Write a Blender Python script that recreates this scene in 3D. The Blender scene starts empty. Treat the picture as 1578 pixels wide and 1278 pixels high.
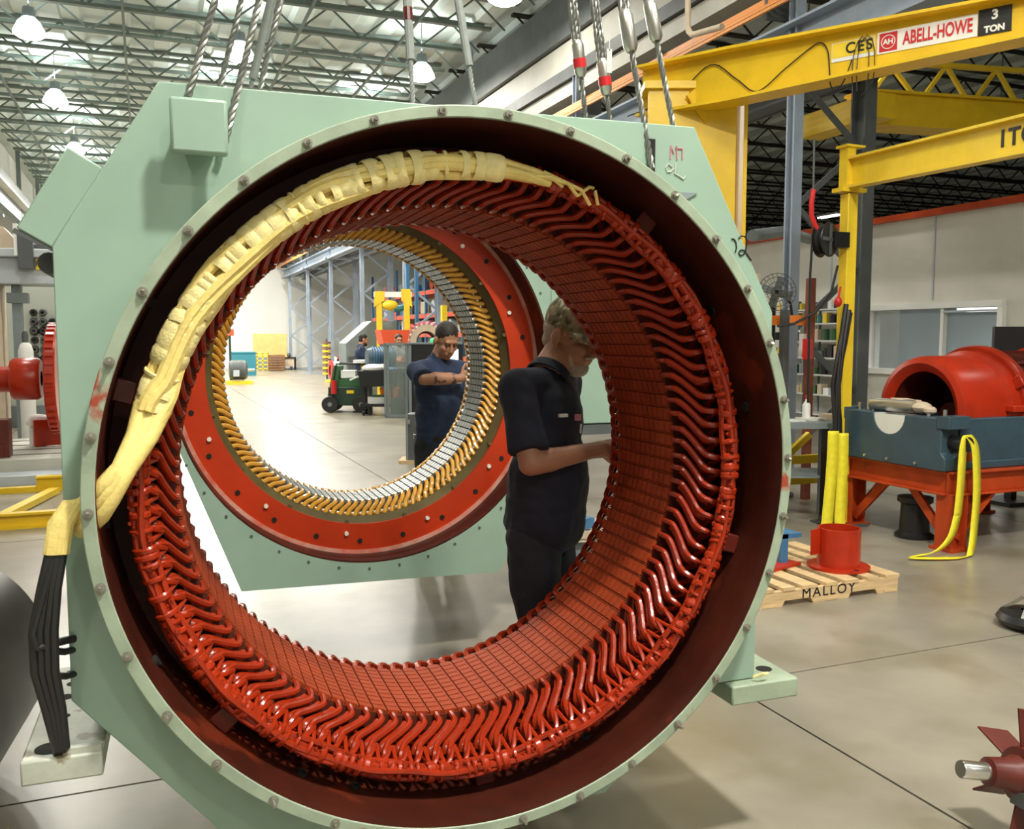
import bpy, bmesh, math, random
from mathutils import Vector, Matrix, Euler
random.seed(7)
S = bpy.context.scene
COL = S.collection
PI = math.pi
R = math.radians
# ---------------------------------------------------------------- camera, world, exposure
cam_d = bpy.data.cameras.new('camera'); cam = bpy.data.objects.new('camera', cam_d); COL.objects.link(cam)
cam.location = (0, 0, 1.665)
cam.rotation_euler = (R(90 - 4.86), 0, R(-21.9))
cam_d.sensor_fit = 'HORIZONTAL'; cam_d.sensor_width = 36; cam_d.lens = 36 * 1400 / 1578
cam_d.clip_start = .05; cam_d.clip_end = 300
S.camera = cam
W = bpy.data.worlds.new('world'); S.world = W; W.use_nodes = True
W.node_tree.nodes['Background'].inputs[0].default_value = (.80, .88, 1.0, 1)
W.node_tree.nodes['Background'].inputs[1].default_value = .35
S.view_settings.view_transform = 'Standard'; S.view_settings.look = 'None'
S.view_settings.gamma = 1; S.view_settings.use_curve_mapping = False
S.view_settings.exposure = -0.18
LAMP_W = 150.0          # watts of one high-bay lamp
# ---------------------------------------------------------------- materials
def mat(name, col, rough=.5, metal=0., var=0., scale=6., col2=None, bump=0., bscale=40., coat=0., emit=0., spots=None, stretch=None, det=4, spec=.5):
    m = bpy.data.materials.new(name); m.use_nodes = True
    nt = m.node_tree; N = nt.nodes; L = nt.links; b = N['Principled BSDF']
    c = (*col, 1)
    b.inputs['Base Color'].default_value = c; b.inputs['Roughness'].default_value = rough; b.inputs['Metallic'].default_value = metal
    b.inputs['Specular IOR Level'].default_value = spec
    if coat: b.inputs['Coat Weight'].default_value = coat; b.inputs['Coat Roughness'].default_value = .12
    if emit: b.inputs['Emission Color'].default_value = c; b.inputs['Emission Strength'].default_value = emit
    co = None
    if var or bump or spots or col2:
        tc = N.new('ShaderNodeTexCoord'); co = tc.outputs['Object']
        if stretch:
            mp = N.new('ShaderNodeMapping'); mp.inputs['Scale'].default_value = stretch; L.new(co, mp.inputs[0]); co = mp.outputs[0]
    out = None
    if var or col2:
        n = N.new('ShaderNodeTexNoise'); n.inputs['Scale'].default_value = scale; n.inputs['Detail'].default_value = det; n.inputs['Roughness'].default_value = .6
        L.new(co, n.inputs['Vector'])
        r = N.new('ShaderNodeValToRGB'); r.color_ramp.elements[0].position = .35; r.color_ramp.elements[1].position = .68
        if col2: r.color_ramp.elements[0].color = c; r.color_ramp.elements[1].color = (*col2, 1)
        else:
            r.color_ramp.elements[0].color = (*[max(0, x * (1 - var)) for x in col], 1); r.color_ramp.elements[1].color = (*[min(1, x * (1 + var)) for x in col], 1)
        L.new(n.outputs[0], r.inputs[0]); out = r.outputs[0]
    if spots:           # (colour, scale, threshold)
        n2 = N.new('ShaderNodeTexNoise'); n2.inputs['Scale'].default_value = spots[1]; n2.inputs['Detail'].default_value = 5
        L.new(co, n2.inputs['Vector'])
        r2 = N.new('ShaderNodeValToRGB'); r2.color_ramp.elements[0].position = spots[2]; r2.color_ramp.elements[1].position = spots[2] + (spots[3] if len(spots) > 3 else .04)
        L.new(n2.outputs[0], r2.inputs[0])
        mx = N.new('ShaderNodeMix'); mx.data_type = 'RGBA'
        L.new(r2.outputs[0], mx.inputs[0])
        if out: L.new(out, mx.inputs[6])
        else: mx.inputs[6].default_value = c
        mx.inputs[7].default_value = (*spots[0], 1); out = mx.outputs[2]
    if out: L.new(out, b.inputs['Base Color'])
    if bump:
        n3 = N.new('ShaderNodeTexNoise'); n3.inputs['Scale'].default_value = bscale; n3.inputs['Detail'].default_value = 3
        L.new(co, n3.inputs['Vector'])
        bp = N.new('ShaderNodeBump'); bp.inputs['Strength'].default_value = bump; bp.inputs['Distance'].default_value = .01
        L.new(n3.outputs[0], bp.inputs['Height']); L.new(bp.outputs[0], b.inputs['Normal'])
    return m
def glass(name, col, alpha):
    m = mat(name, col, .05); b = m.node_tree.nodes['Principled BSDF']; b.inputs['Alpha'].default_value = alpha
    return m
M = {}
M['concrete'] = mat('concrete', (.280, .254, .202), .30, var=.20, scale=1.0, bump=.05, bscale=30, spots=((.205, .175, .115), 1.5, .52, .22))
M['joint'] = mat('joint_filler', (.10, .09, .075), .8)
M['white_wall'] = mat('white_wall', (.86, .87, .84), .7, var=.03, scale=.6)
M['office_wall'] = mat('office_wall', (.66, .645, .57), .6, var=.05, scale=1.2)
M['deck'] = mat('roof_deck', (.70, .78, .73), .55, var=.06, scale=1.0)
M['joist'] = mat('joist_paint', (.17, .22, .20), .6, var=.15, scale=3)
M['joist_dark'] = mat('dark_joist_paint', (.035, .032, .028), .6)
M['steel_blue'] = mat('blue_grey_paint', (.30, .36, .44), .5, var=.10, scale=3)
M['steel_dark'] = mat('dark_grey_paint', (.085, .095, .095), .55, var=.15, scale=3)
M['steel_mid'] = mat('mid_grey_paint', (.20, .24, .25), .5, var=.1, scale=3)
M['beige_steel'] = mat('beige_steel', (.50, .49, .42), .55, var=.08, scale=2)
M['copper'] = mat('orange_conductor', (.80, .30, .05), .4)
M['green'] = mat('grey_green_paint', (.285, .405, .32), .42, var=.07, scale=2.5, bump=.05, bscale=18, spots=((.22, .30, .23), 3.0, .70))
M['flange'] = mat('worn_grey_green_paint', (.32, .39, .285), .40, var=.16, scale=7, bump=.08, bscale=60, spots=((.33, .06, .03), 6., .66))
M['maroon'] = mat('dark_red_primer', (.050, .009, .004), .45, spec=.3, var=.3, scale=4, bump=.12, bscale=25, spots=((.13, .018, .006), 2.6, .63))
M['red_varnish'] = mat('red_varnish', (.30, .022, .004), .24, var=.25, scale=9, bump=.12, bscale=60, spec=.42)
M['red_core'] = mat('red_core_paint', (.28, .040, .010), .6, spec=.18, var=.20, scale=8, bump=.06, bscale=80)
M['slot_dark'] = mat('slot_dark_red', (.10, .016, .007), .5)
M['red_plate'] = mat('red_plate_paint', (.46, .034, .006), .34, var=.12, scale=3, spec=.35)
M['red_paint'] = mat('red_paint', (.44, .028, .007), .28, var=.12, scale=5, spec=.4)
M['red_dark'] = mat('dark_red_paint', (.10, .013, .007), .38, var=.2, scale=8)
M['orange_red'] = mat('orange_red_paint', (.50, .062, .012), .42, spec=.3, var=.15, scale=4, spots=((.25, .05, .02), 5, .66))
M['worn_red'] = mat('worn_red_rim', (.50, .10, .06), .4, col2=(.55, .32, .25), scale=9)
M['gold'] = mat('gold_varnish', (.66, .34, .05), .26, var=.18, scale=12, coat=.4)
M['gold_dark'] = mat('brown_green_varnish', (.10, .075, .025), .45, var=.25, scale=6)
M['lamination'] = mat('grey_lamination', (.24, .26, .24), .38, metal=.35, var=.15, scale=20)
M['yellow_sleeve'] = mat('yellow_sleeving', (.86, .68, .22), .45, var=.12, scale=14, bump=.2, bscale=90)
M['yellow_tape'] = mat('cream_tape', (.90, .77, .34), .5, var=.12, scale=20, bump=.2, bscale=120)
M['rubber'] = mat('black_rubber', (.016, .016, .016), .45)
M['black'] = mat('black_paint', (.012, .012, .013), .4)
M['hole'] = mat('hole_shadow_black', (.006, .005, .004), .8)
M['bolt'] = mat('bolt_steel', (.30, .29, .24), .4, metal=.6)
M['white_bolt'] = mat('white_cap', (.75, .72, .62), .4)
M['steel_bare'] = mat('bare_steel', (.55, .53, .48), .28, metal=.85, var=.1, scale=10)
M['foot'] = mat('worn_pale_steel', (.50, .52, .44), .45, var=.18, scale=9, spots=((.28, .24, .16), 9, .62))
M['rope'] = mat('wire_rope', (.22, .22, .20), .38, metal=.6)
M['sleeve_grey'] = mat('grey_sling_cover', (.30, .33, .31), .75, var=.1, scale=20)
M['tag'] = mat('pale_tag', (.65, .66, .64), .4)
M['yellow'] = mat('safety_yellow', (.80, .52, .012), .38, var=.10, scale=2.5, bump=.03, bscale=20)
M['yellow2'] = mat('bright_yellow_paint', (.85, .60, .03), .4, var=.08, scale=4)
M['strap'] = mat('yellow_webbing', (.88, .76, .03), .7, var=.08, scale=20)
M['white'] = mat('white_paint', (.82, .82, .78), .5)
M['sign_red'] = mat('sign_red', (.58, .018, .022), .4)
M['navy'] = mat('navy_cloth', (.012, .015, .030), .85, var=.25, scale=8, bump=.25, bscale=14)
M['navy2'] = mat('blue_navy_cloth', (.020, .035, .085), .85, var=.25, scale=8, bump=.25, bscale=14)
M['trouser'] = mat('dark_trouser_cloth', (.016, .019, .028), .85, var=.3, scale=7, bump=.35, bscale=12)
M['grey_cloth'] = mat('grey_cloth', (.33, .35, .33), .85, var=.1, scale=8)
M['skin'] = mat('skin', (.52, .235, .135), .5, var=.08, scale=14)
M['skin2'] = mat('tanned_skin', (.40, .19, .11), .5, var=.08, scale=14)
M['skin_tat'] = mat('inked_skin', (.40, .19, .11), .5, spots=((.07, .045, .04), 24, .56))
M['hair_dark'] = mat('dark_hair', (.018, .012, .009), .6, bump=.5, bscale=90)
M['hair_grey'] = mat('grey_hair', (.42, .34, .26), .65, bump=.5, bscale=120)
M['camo'] = mat('camouflage_cloth', (.34, .28, .16), .8, col2=(.035, .042, .02), scale=30, det=1.5, spots=((.58, .52, .38), 38, .58))
M['eye'] = mat('eye', (.05, .035, .03), .15)
M['boot'] = mat('brown_boot', (.05, .03, .018), .6)
M['wood'] = mat('pale_wood', (.66, .47, .25), .6, var=.15, scale=5, stretch=(1, 8, 8))
M['ply'] = mat('plywood', (.72, .47, .17), .6, var=.08, scale=4)
M['blue_base'] = mat('blue_grey_machine_paint', (.045, .085, .115), .38, var=.15, scale=4)
M['blue'] = mat('blue_paint', (.05, .17, .33), .4)
M['teal'] = mat('teal_paint', (.03, .20, .26), .45)
M['green_mach'] = mat('green_machine_paint', (.035, .12, .045), .4)
M['dark_green'] = mat('dark_green_paint', (.015, .045, .028), .4)
M['orange'] = mat('orange_paint', (.85, .22, .02), .4)
M['rack_red'] = mat('rack_orange_red', (.80, .10, .03), .45)
M['pink'] = mat('pink_marker', (.62, .22, .26), .6)
M['pale_chalk'] = mat('pale_chalk', (.52, .54, .47), .7)
M['glass'] = glass('window_glass', (.50, .58, .62), .28)
M['cab_glass'] = glass('cabinet_glass', (.35, .42, .40), .30)
M['office'] = mat('office_inside', (.34, .42, .46), .6)
M['paper'] = mat('paper', (.80, .82, .80), .6)
M['drum'] = mat('dark_drum_steel', (.050, .046, .040), .38, metal=.3, var=.35, scale=4)
M['tan'] = mat('tan_panel', (.62, .50, .37), .55, var=.1, scale=3)
M['lens'] = mat('lamp_lens', (1., .98, .93), .3, emit=16.)
M['bowl'] = mat('lamp_bowl', (.95, 1., .97), .3, emit=5.)
M['tube_lens'] = mat('tube_lens', (1., 1., 1.), .3, emit=4.)
M['screen'] = mat('lit_screen', (.85, .95, 1.), .3, emit=1.6)
M['green_glow'] = mat('green_indicator', (.05, .9, .25), .3, emit=.5)
M['chrome'] = mat('polished_steel', (.62, .60, .56), .18, metal=.95)
M['pale_mach'] = mat('pale_machine_grey', (.48, .52, .55), .5, var=.08, scale=2)
M['board'] = mat('pale_green_board', (.55, .60, .54), .6)
M['brown'] = mat('brown_wood', (.24, .12, .05), .6, var=.2, scale=6)
M['rust'] = mat('rusty_red_steel', (.24, .07, .04), .55, var=.3, scale=8)
# ---------------------------------------------------------------- mesh helpers
class MB:
    def __init__(s): s.v = []; s.f = []
    def add(s, vs, fs):
        o = len(s.v); s.v += [tuple(p) for p in vs]; s.f += [tuple(i + o for i in f) for f in fs]; return s
    def box(s, c, d, rz=0., m=None):
        x, y, z = [k / 2 for k in d]
        P = [Vector((sx * x, sy * y, sz * z)) for sx in (-1, 1) for sy in (-1, 1) for sz in (-1, 1)]
        T = Matrix.Translation(c) @ (m.to_4x4() if m else Matrix.Rotation(rz, 4, 'Z'))
        return s.add([T @ p for p in P], [(0, 1, 3, 2), (4, 6, 7, 5), (0, 4, 5, 1), (2, 3, 7, 6), (0, 2, 6, 4), (1, 5, 7, 3)])
    def bar(s, a, b, w, h, up=(0, 0, 1)):          # rectangular bar from a to b
        a = Vector(a); b = Vector(b); d = b - a; L = d.length; d.normalize(); u = Vector(up)
        if abs(d.dot(u)) > .98: u = Vector((0, 1, 0))
        x = d.cross(u).normalized(); z = x.cross(d)
        P = [a + d * (L * t) + x * (sx * w / 2) + z * (sz * h / 2) for t in (0, 1) for sx in (-1, 1) for sz in (-1, 1)]
        return s.add(P, [(0, 1, 3, 2), (4, 6, 7, 5), (0, 4, 5, 1), (2, 3, 7, 6), (0, 2, 6, 4), (1, 5, 7, 3)])
    def ibeam(s, a, b, w, h, t=.02, up=(0, 0, 1)):
        a = Vector(a); b = Vector(b); d = (b - a).normalized(); u = Vector(up)
        if abs(d.dot(u)) > .98: u = Vector((0, 1, 0))
        x = d.cross(u).normalized(); z = x.cross(d)
        s.bar(a + z * (h / 2 - t / 2), b + z * (h / 2 - t / 2), w, t, up); s.bar(a - z * (h / 2 - t / 2), b - z * (h / 2 - t / 2), w, t, up)
        return s.bar(a, b, t, h - 2 * t, up)
    def lathe(s, prof, n=48, axis='Z', c=(0, 0, 0), a0=0., a1=2 * PI, closed=False):   # prof: (r, h); closed joins the profile's ends
        full = abs(a1 - a0 - 2 * PI) < 1e-6; m = n if full else n + 1; k = len(prof); P = []
        for i in range(m):
            t = a0 + (a1 - a0) * i / n; ct, st = math.cos(t), math.sin(t)
            for r, h in prof:
                if axis == 'Z': p = (r * ct, r * st, h)
                elif axis == 'Y': p = (r * st, h, r * ct)
                else: p = (h, r * ct, r * st)
                P.append((p[0] + c[0], p[1] + c[1], p[2] + c[2]))
        F = []
        for i in range(n):
            j = (i + 1) % m
            for q in range(k if closed else k - 1):
                q2 = (q + 1) % k; F.append((i * k + q, j * k + q, j * k + q2, i * k + q2))
        return s.add(P, F)
    def cyl(s, a, b, r, r2=None, n=16):
        return s.tube([a, b], r, n, radii=[r, r if r2 is None else r2])
    def tube(s, pts, r, n=8, radii=None, cap=True, flat=1., closed=False, up=None):
        pts = [Vector(p) for p in pts]; k = len(pts); P = []; x = None
        for i in range(k):
            if closed: d = pts[(i + 1) % k] - pts[i - 1]
            else: d = pts[min(i + 1, k - 1)] - pts[max(i - 1, 0)]
            if d.length < 1e-9: d = Vector((0, 0, 1))
            d.normalize()
            if up is not None: x = d.cross(Vector(up)).normalized()
            elif x is None:
                x = d.cross(Vector((0, 0, 1)));
                if x.length < .05: x = d.cross(Vector((0, 1, 0)))
                x.normalize()
            else: x = (x - d * x.dot(d)).normalized()
            z = d.cross(x); rr = radii[i] if radii else r
            for q in range(n):
                t = 2 * PI * (q + .5) / n; P.append(pts[i] + x * (rr * math.cos(t)) + z * (rr * flat * math.sin(t)))
        F = []
        for i in range(k if closed else k - 1):
            j = (i + 1) % k
            for q in range(n): F.append((i * n + q, i * n + (q + 1) % n, j * n + (q + 1) % n, j * n + q))
        if cap and not closed: F.append(tuple(range(n))[::-1]); F.append(tuple((k - 1) * n + q for q in range(n)))
        return s.add(P, F)
    def ell(s, c, r, n=14, m=None):
        P = []; c = Vector(c); k = n // 2
        for i in range(k + 1):
            ph = PI * i / k
            for j in range(n):
                th = 2 * PI * j / n; p = Vector((r[0] * math.sin(ph) * math.cos(th), r[1] * math.sin(ph) * math.sin(th), r[2] * math.cos(ph)))
                P.append(c + (m @ p if m else p))
        F = [(i * n + j, (i + 1) * n + j, (i + 1) * n + (j + 1) % n, i * n + (j + 1) % n) for i in range(k) for j in range(n)]
        return s.add(P, F)
    def cap(s, a, b, ra, rb=None, n=12):            # capsule
        a = Vector(a); b = Vector(b); rb = ra if rb is None else rb; d = (b - a)
        if d.length < 1e-6: d = Vector((0, 0, .001))
        u = d.normalized(); pts = []; rad = []
        for i in range(5):
            t = PI / 2 * i / 4; pts.append(a - u * (ra * math.cos(t))); rad.append(max(ra * math.sin(t), ra * .05))
        for i in range(5):
            t = PI / 2 * i / 4; pts.append(b + u * (rb * math.sin(t))); rad.append(max(rb * math.cos(t), rb * .05))
        return s.tube(pts, 1, n, radii=rad)
    def prism(s, poly, h0, h1, axis='Y'):           # poly in (x,z) extruded along Y, or (x,y) along Z, or (y,z) along X
        n = len(poly); P = []
        for h in (h0, h1):
            for a, b in poly: P.append((a, h, b) if axis == 'Y' else (a, b, h) if axis == 'Z' else (h, a, b))
        F = [tuple(range(n)), tuple(range(n, 2 * n))[::-1]] + [(i, i + n, (i + 1) % n + n, (i + 1) % n) for i in range(n)]
        return s.add(P, F)
    def holed(s, poly, r, d0, d1, n=144):           # convex outline in (x,z) with a round hole about the origin, extruded along Y
        ang = [2 * PI * i / n for i in range(n)] + [math.atan2(a, b) % (2 * PI) for a, b in poly]; ang = sorted(set(round(a, 6) for a in ang)); k = len(ang)
        def out(t):
            dx, dz = math.sin(t), math.cos(t); best = None
            for i in range(len(poly)):
                ax, az = poly[i]; bx, bz = poly[(i + 1) % len(poly)]; ex, ez = bx - ax, bz - az; den = dx * ez - dz * ex
                if abs(den) < 1e-9: continue
                q = (ax * ez - az * ex) / den; w = (ax * dz - az * dx) / den
                if q > 0 and -1e-5 <= w <= 1 + 1e-5 and (best is None or q < best): best = q
            return (dx * best, dz * best)
        P = []
        for t in ang:
            o = out(t); P += [(o[0], d0, o[1]), (o[0], d1, o[1]), (r * math.sin(t), d0, r * math.cos(t)), (r * math.sin(t), d1, r * math.cos(t))]
        F = []
        for i in range(k):
            a = 4 * i; b = 4 * ((i + 1) % k)
            F += [(a, b, b + 2, a + 2), (a + 1, a + 3, b + 3, b + 1), (a, a + 1, b + 1, b), (a + 2, b + 2, b + 3, a + 3)]
        return s.add(P, F)
    def mesh(s, name, angle=35):
        me = bpy.data.meshes.new(name); me.from_pydata(s.v, [], s.f)
        bm = bmesh.new(); bm.from_mesh(me); bmesh.ops.recalc_face_normals(bm, faces=bm.faces); bm.to_mesh(me); bm.free()
        if angle:
            me.polygons.foreach_set('use_smooth', [True] * len(me.polygons)); me.set_sharp_from_angle(angle=R(angle))
        return me
def link(name, me, m=None, parent=None, loc=(0, 0, 0), rot=(0, 0, 0), bevel=0., kind=None):
    if isinstance(me, MB): me = me.mesh(name)
    o = bpy.data.objects.new(name, me); COL.objects.link(o)
    if m is not None:
        if not me.materials: me.materials.append(M[m])
    o.parent = parent; o.location = loc; o.rotation_euler = rot
    if bevel:
        b = o.modifiers.new('b', 'BEVEL'); b.width = bevel; b.segments = 2; b.limit_method = 'ANGLE'; b.angle_limit = R(40); b.harden_normals = False
    if kind: o['kind'] = kind
    return o
def tag(o, label, cat, group=None):
    o['label'] = label; o['category'] = cat
    if group: o['group'] = group
    return o
def thing(name, label, cat, loc=(0, 0, 0), rz=0., group=None):
    o = bpy.data.objects.new(name, None); COL.objects.link(o); o.location = loc; o.rotation_euler = (0, 0, rz); o.empty_display_size = .2
    return tag(o, label, cat, group)
def dup(root, loc=None, rz=None, label=None):
    r = root.copy(); COL.objects.link(r)
    if loc is not None: r.location = loc
    if rz is not None: r.rotation_euler = (0, 0, rz)
    if label: r['label'] = label
    for ch in list(root.children):
        c = ch.copy(); COL.objects.link(c); c.parent = r
        for g in list(ch.children):
            d = g.copy(); COL.objects.link(d); d.parent = c
    return r
def struct(name, mb, m, parent=None, **k):
    o = link(name, mb, m, parent, **k); o['kind'] = 'structure'; return o
DG = None
def baked(o):                                        # replace an object's mesh by its evaluated mesh (modifiers, text)
    dg = bpy.context.evaluated_depsgraph_get(); dg.update()
    return bpy.data.meshes.new_from_object(o.evaluated_get(dg))
def melt(name, mb, m, parent, vox=.012, it=4, loc=(0, 0, 0), fold=0.):    # fuse overlapping solids into one continuous skin
    o = bpy.data.objects.new('tmp', mb.mesh('tmp', 0)); COL.objects.link(o)
    a = o.modifiers.new('r', 'REMESH'); a.mode = 'VOXEL'; a.voxel_size = vox; a.use_smooth_shade = True
    b = o.modifiers.new('s', 'SMOOTH'); b.factor = .5; b.iterations = it
    if fold:
        tx = bpy.data.textures.new('fold', 'CLOUDS'); tx.noise_scale = .11; tx.noise_depth = 1
        c = o.modifiers.new('d', 'DISPLACE'); c.texture = tx; c.strength = fold; c.mid_level = .5
    me = baked(o); bpy.data.objects.remove(o); me.name = name
    return link(name, me, m, parent, loc)
def text(name, s, size, m, parent, mw, depth=.002, bold=0., xs=1., gap=1.):
    cu = bpy.data.curves.new('t', 'FONT'); cu.body = s; cu.size = size; cu.extrude = depth; cu.align_x = 'CENTER'; cu.align_y = 'CENTER'; cu.offset = bold; cu.space_character = gap
    o = bpy.data.objects.new('tmp', cu); COL.objects.link(o); me = baked(o); bpy.data.objects.remove(o)
    me.transform(mw @ Matrix.Diagonal((xs, 1, 1, 1)))
    return link(name, me, m, parent)
def rope_mb(mb, a, b, r, pitch=.07, strands=3, seg=8, n=5):
    a = Vector(a); b = Vector(b); d = b - a; L = d.length; d.normalize(); x = d.cross(Vector((0, 1, .1))).normalized(); z = d.cross(x)
    k = max(8, int(L / pitch * seg))
    for q in range(strands):
        pts = []
        for i in range(k + 1):
            t = i / k; ph = 2 * PI * (t * L / pitch + q / strands); pts.append(a + d * (L * t) + x * (r * .55 * math.cos(ph)) + z * (r * .55 * math.sin(ph)))
        mb.tube(pts, r * .55, n)
    return mb
# ================================================================ setting
# floor: cast slabs with joints between them
fl = struct('floor', MB().box((24, 19, -.06), (80, 68, .08)), 'joint')
xs = [-16, -11.7, -6.95, -2.2, 2.55, 7.3, 12.0, 16.8, 24, 33.5, 43, 52.5, 63]
ys = [-15, -10.5, -5.8, -1.1, 3.56, 8.3, 13.0, 17.7, 22.4, 27.1, 31.8, 36.5, 41.2, 45.9, 53]
for i in range(len(xs) - 1):
    for j in range(len(ys) - 1):
        g = .006
        struct('floor_slab', MB().box(((xs[i] + xs[i + 1]) / 2, (ys[j] + ys[j + 1]) / 2, -.015), (xs[i + 1] - xs[i] - 2 * g, ys[j + 1] - ys[j] - 2 * g, .03)), 'concrete', fl)
struct('wall_far', MB().box((24, 51.1, 4.2), (77, .2, 8.6)), 'white_wall')
struct('wall_left', MB().box((-14.1, 19, 4.2), (.2, 64, 8.6)), 'white_wall')
struct('wall_right', MB().box((62.1, 19, 4.2), (.2, 64, 8.6)), 'white_wall')
struct('wall_back', MB().box((24, -13.1, 4.2), (76.4, .2, 8.6)), 'white_wall')
# roof deck: ribbed sheet
mb = MB(); x = -14.
prof = []
while x < 62.2:
    prof += [(x, 8.32), (x + .34, 8.32), (x + .42, 8.42), (x + .82, 8.42)]; x += .9
P = [(a, y, z) for y in (-13, 51) for a, z in prof]; k = len(prof)
mb.add(P, [(i, i + 1, i + 1 + k, i + k) for i in range(k - 1)]); mb.box((24, 19, 8.6), (76.4, 64.4, .1))
struct('ceiling', mb, 'deck')
# bar joists across each bay: top chord, bottom chord, zigzag web
def joist(x0, x1, mname, label, group, depth=.62):
    t = thing('bar_joist', label, 'joist', (0, 0, 7.68), 0, group)
    z1 = depth; link('top_chord', MB().box(((x0 + x1) / 2, 0, z1 - .03), (x1 - x0, .13, .06)), mname, t)
    link('bottom_chord', MB().box(((x0 + x1) / 2, 0, .03), (x1 - x0 - .8, .12, .06)), mname, t)
    w = MB(); n = int((x1 - x0) / .62); s = (x1 - x0 - .2) / n
    for i in range(n):
        a = x0 + .1 + i * s; w.bar((a, 0, .04 if i % 2 else z1 - .05), (a + s, 0, z1 - .05 if i % 2 else .04), .03, .035)
    link('web', w, mname, t); return t
hall = joist(-4.1, 6.9, 'joist', 'grey-green open-web roof joist spanning the main hall ceiling', 'roof joists over the main hall')
hall.location.y = 14.3
for i in range(1, 24): dup(hall, (0, 14.3 + 1.5 * i, 7.68))
bay = joist(7.2, 61.9, 'joist_dark', 'near-black open-web roof joist above the right-hand bay', 'roof joists over the right bay')
bay.location.y = 9.5
for i in range(1, 18): dup(bay, (0, 9.5 + 2.1 * i, 7.68))
lb = joist(-13.9, -4.4, 'joist', 'grey open-web roof joist above the bay left of the hall', 'roof joists over the left bay')
lb.location.y = 24.8
for i in range(1, 9): dup(lb, (0, 24.8 + 2.4 * i, 7.68))
# bridging rods along the joists
for k, (x, lab) in enumerate(((-2.9, 'thin bridging angle running along the joists near left columns'), (-.2, 'thin bridging angle running along the joists left of middle lamp row'),
                              (3.0, 'thin bridging angle running along the joists right of middle lamp row'), (5.0, 'thin bridging angle running along the joists beside right lamp row'))):
    tag(link('bridging_rod', MB().box((x, 31.5, 7.66), (.05, 36, .05)), 'joist'), lab, 'brace', 'joist bridging rods')
# crane-bay columns: two legs with lacing, on the row x = 7 and the row x = -4
def laced(name, label, group, xa, xb, top, ma='steel_blue', mb_='steel_mid'):
    t = thing(name, label, 'column', (0, 0, 0), 0, group)
    link('front_leg', MB().ibeam((xa, 0, 0), (xa, 0, 8.3), .13, .14, .022, up=(0, 1, 0)), ma, t)
    link('rear_leg', MB().ibeam((xb, 0, 0), (xb, 0, top), .17, .24, .022, up=(0, 1, 0)), mb_, t)
    z = .3; i = 0; sg = 1 if xb > xa else -1
    while z < top - .6:
        link('lacing_bar', MB().bar((xa + .05 * sg, 0, z), (xb - .05 * sg, 0, z + .72), .03, .07) if i % 2 == 0 else MB().bar((xb - .05 * sg, 0, z), (xa + .05 * sg, 0, z + .72), .03, .07), mb_, t); z += .72; i += 1
    link('cap_plate', MB().box(((xa + xb) / 2, 0, top + .03), (abs(xb - xa) + .5, .4, .06)), mb_, t)
    link('base_plate', MB().box(((xa + xb) / 2, 0, .02), (abs(xb - xa) + .6, .55, .04)), mb_, t)
    return t
c0 = laced('laced_column', 'tall pale blue-grey column right of the green frame, laced to a dark rear leg', 'laced columns between hall and right bay', 7.0, 8.0, 4.8, 'steel_blue', 'steel_dark')
c0.location.y = 8.7
c1 = laced('laced_column', 'far blue-grey laced column seen through the machine bores', 'laced columns between hall and right bay', 7.0, 8.0, 4.8, 'steel_blue', 'steel_blue')
c1.location.y = 14.4
for i in range(2, 8): dup(c1, (0, 8.7 + 5.65 * i, 0))
c2 = laced('laced_column', 'blue-grey laced column standing in the row left of the hall', 'laced columns left of the hall', -4.0, -5.0, 5.2, 'steel_mid', 'steel_mid')
c2.location.y = 24.4
for i in range(1, 5): dup(c2, (0, 24.4 + 6.3 * i, 0))
# girders along the rows
def run(name, x, y0, y1, z, w, h, m, label, cat, group=None):
    return tag(link(name, MB().box((x, (y0 + y1) / 2, z), (w, y1 - y0, h)), m), label, cat, group)
run('eave_girder', 7.05, 9, 50.5, 7.22, .35, .80, 'steel_dark', 'deep dark grey girder under the roof edge, above the crane runway', 'girder')
run('wall_band', 7.1, 9, 50.5, 6.57, .25, .46, 'beige_steel', 'beige steel band running just below the dark roof girder', 'band')
run('crane_rail', 7.0, 9, 50.5, 6.22, .16, .20, 'steel_dark', 'dark crane rail running between two beige bands', 'rail')
run('crane_runway', 7.15, 9, 50.5, 5.98, .32, .24, 'beige_steel', 'beige lower band of the crane runway above the orange conductor bars', 'beam')
t = thing('conductor_bars', 'bundle of bright orange conductor bars running under the crane runway', 'conductor', (6.86, 30, 5.5))
for k, (dx, dz) in enumerate(((0, .09), (-.05, .03), (-.09, -.03), (-.12, -.09))):
    link('bar', MB().box((dx, 0, dz), (.035, 43, .035)), 'copper', t)
b = MB()
for k in range(18): b.box((.10, -21 + 2.4 * k, 0), (.35, .05, .32))
link('bracket', b, 'steel_dark', t, kind='stuff')
t = thing('runway_beam', 'long blue-grey crane runway beam carried by the laced column tops', 'beam', (7.0, 29.7, 5.0))
link('beam', MB().ibeam((0, -26, 0), (0, 20.5, 0), .34, .42, .03), 'steel_blue', t)
link('far_beam', MB().ibeam((1.05, -26, -.02), (1.05, 20.5, -.02), .30, .42, .03), 'steel_dark', t)
t = thing('roof_pipes', 'row of dark grey pipes running beneath the orange conductor bars', 'pipes', (7.3, 30, 5.2))
for k in range(3): link('pipe', MB().cyl((.18 * k, -21.5, -.12 * k), (.18 * k, 20, -.12 * k), .05, n=8), 'steel_dark', t)
t = thing('drain_pipe', 'cream drain pipe with an elbow beside the wire ropes, under the roof girder', 'pipe', (6.5, 10.2, 5.5))
link('pipe', MB().tube([(0, 0, 1.3), (0, 0, .10), (0, -.03, .02), (0, -.10, -.04), (0, -.2, -.06), (0, -.75, -.14)], .038, 12), 'tan', t)
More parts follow.
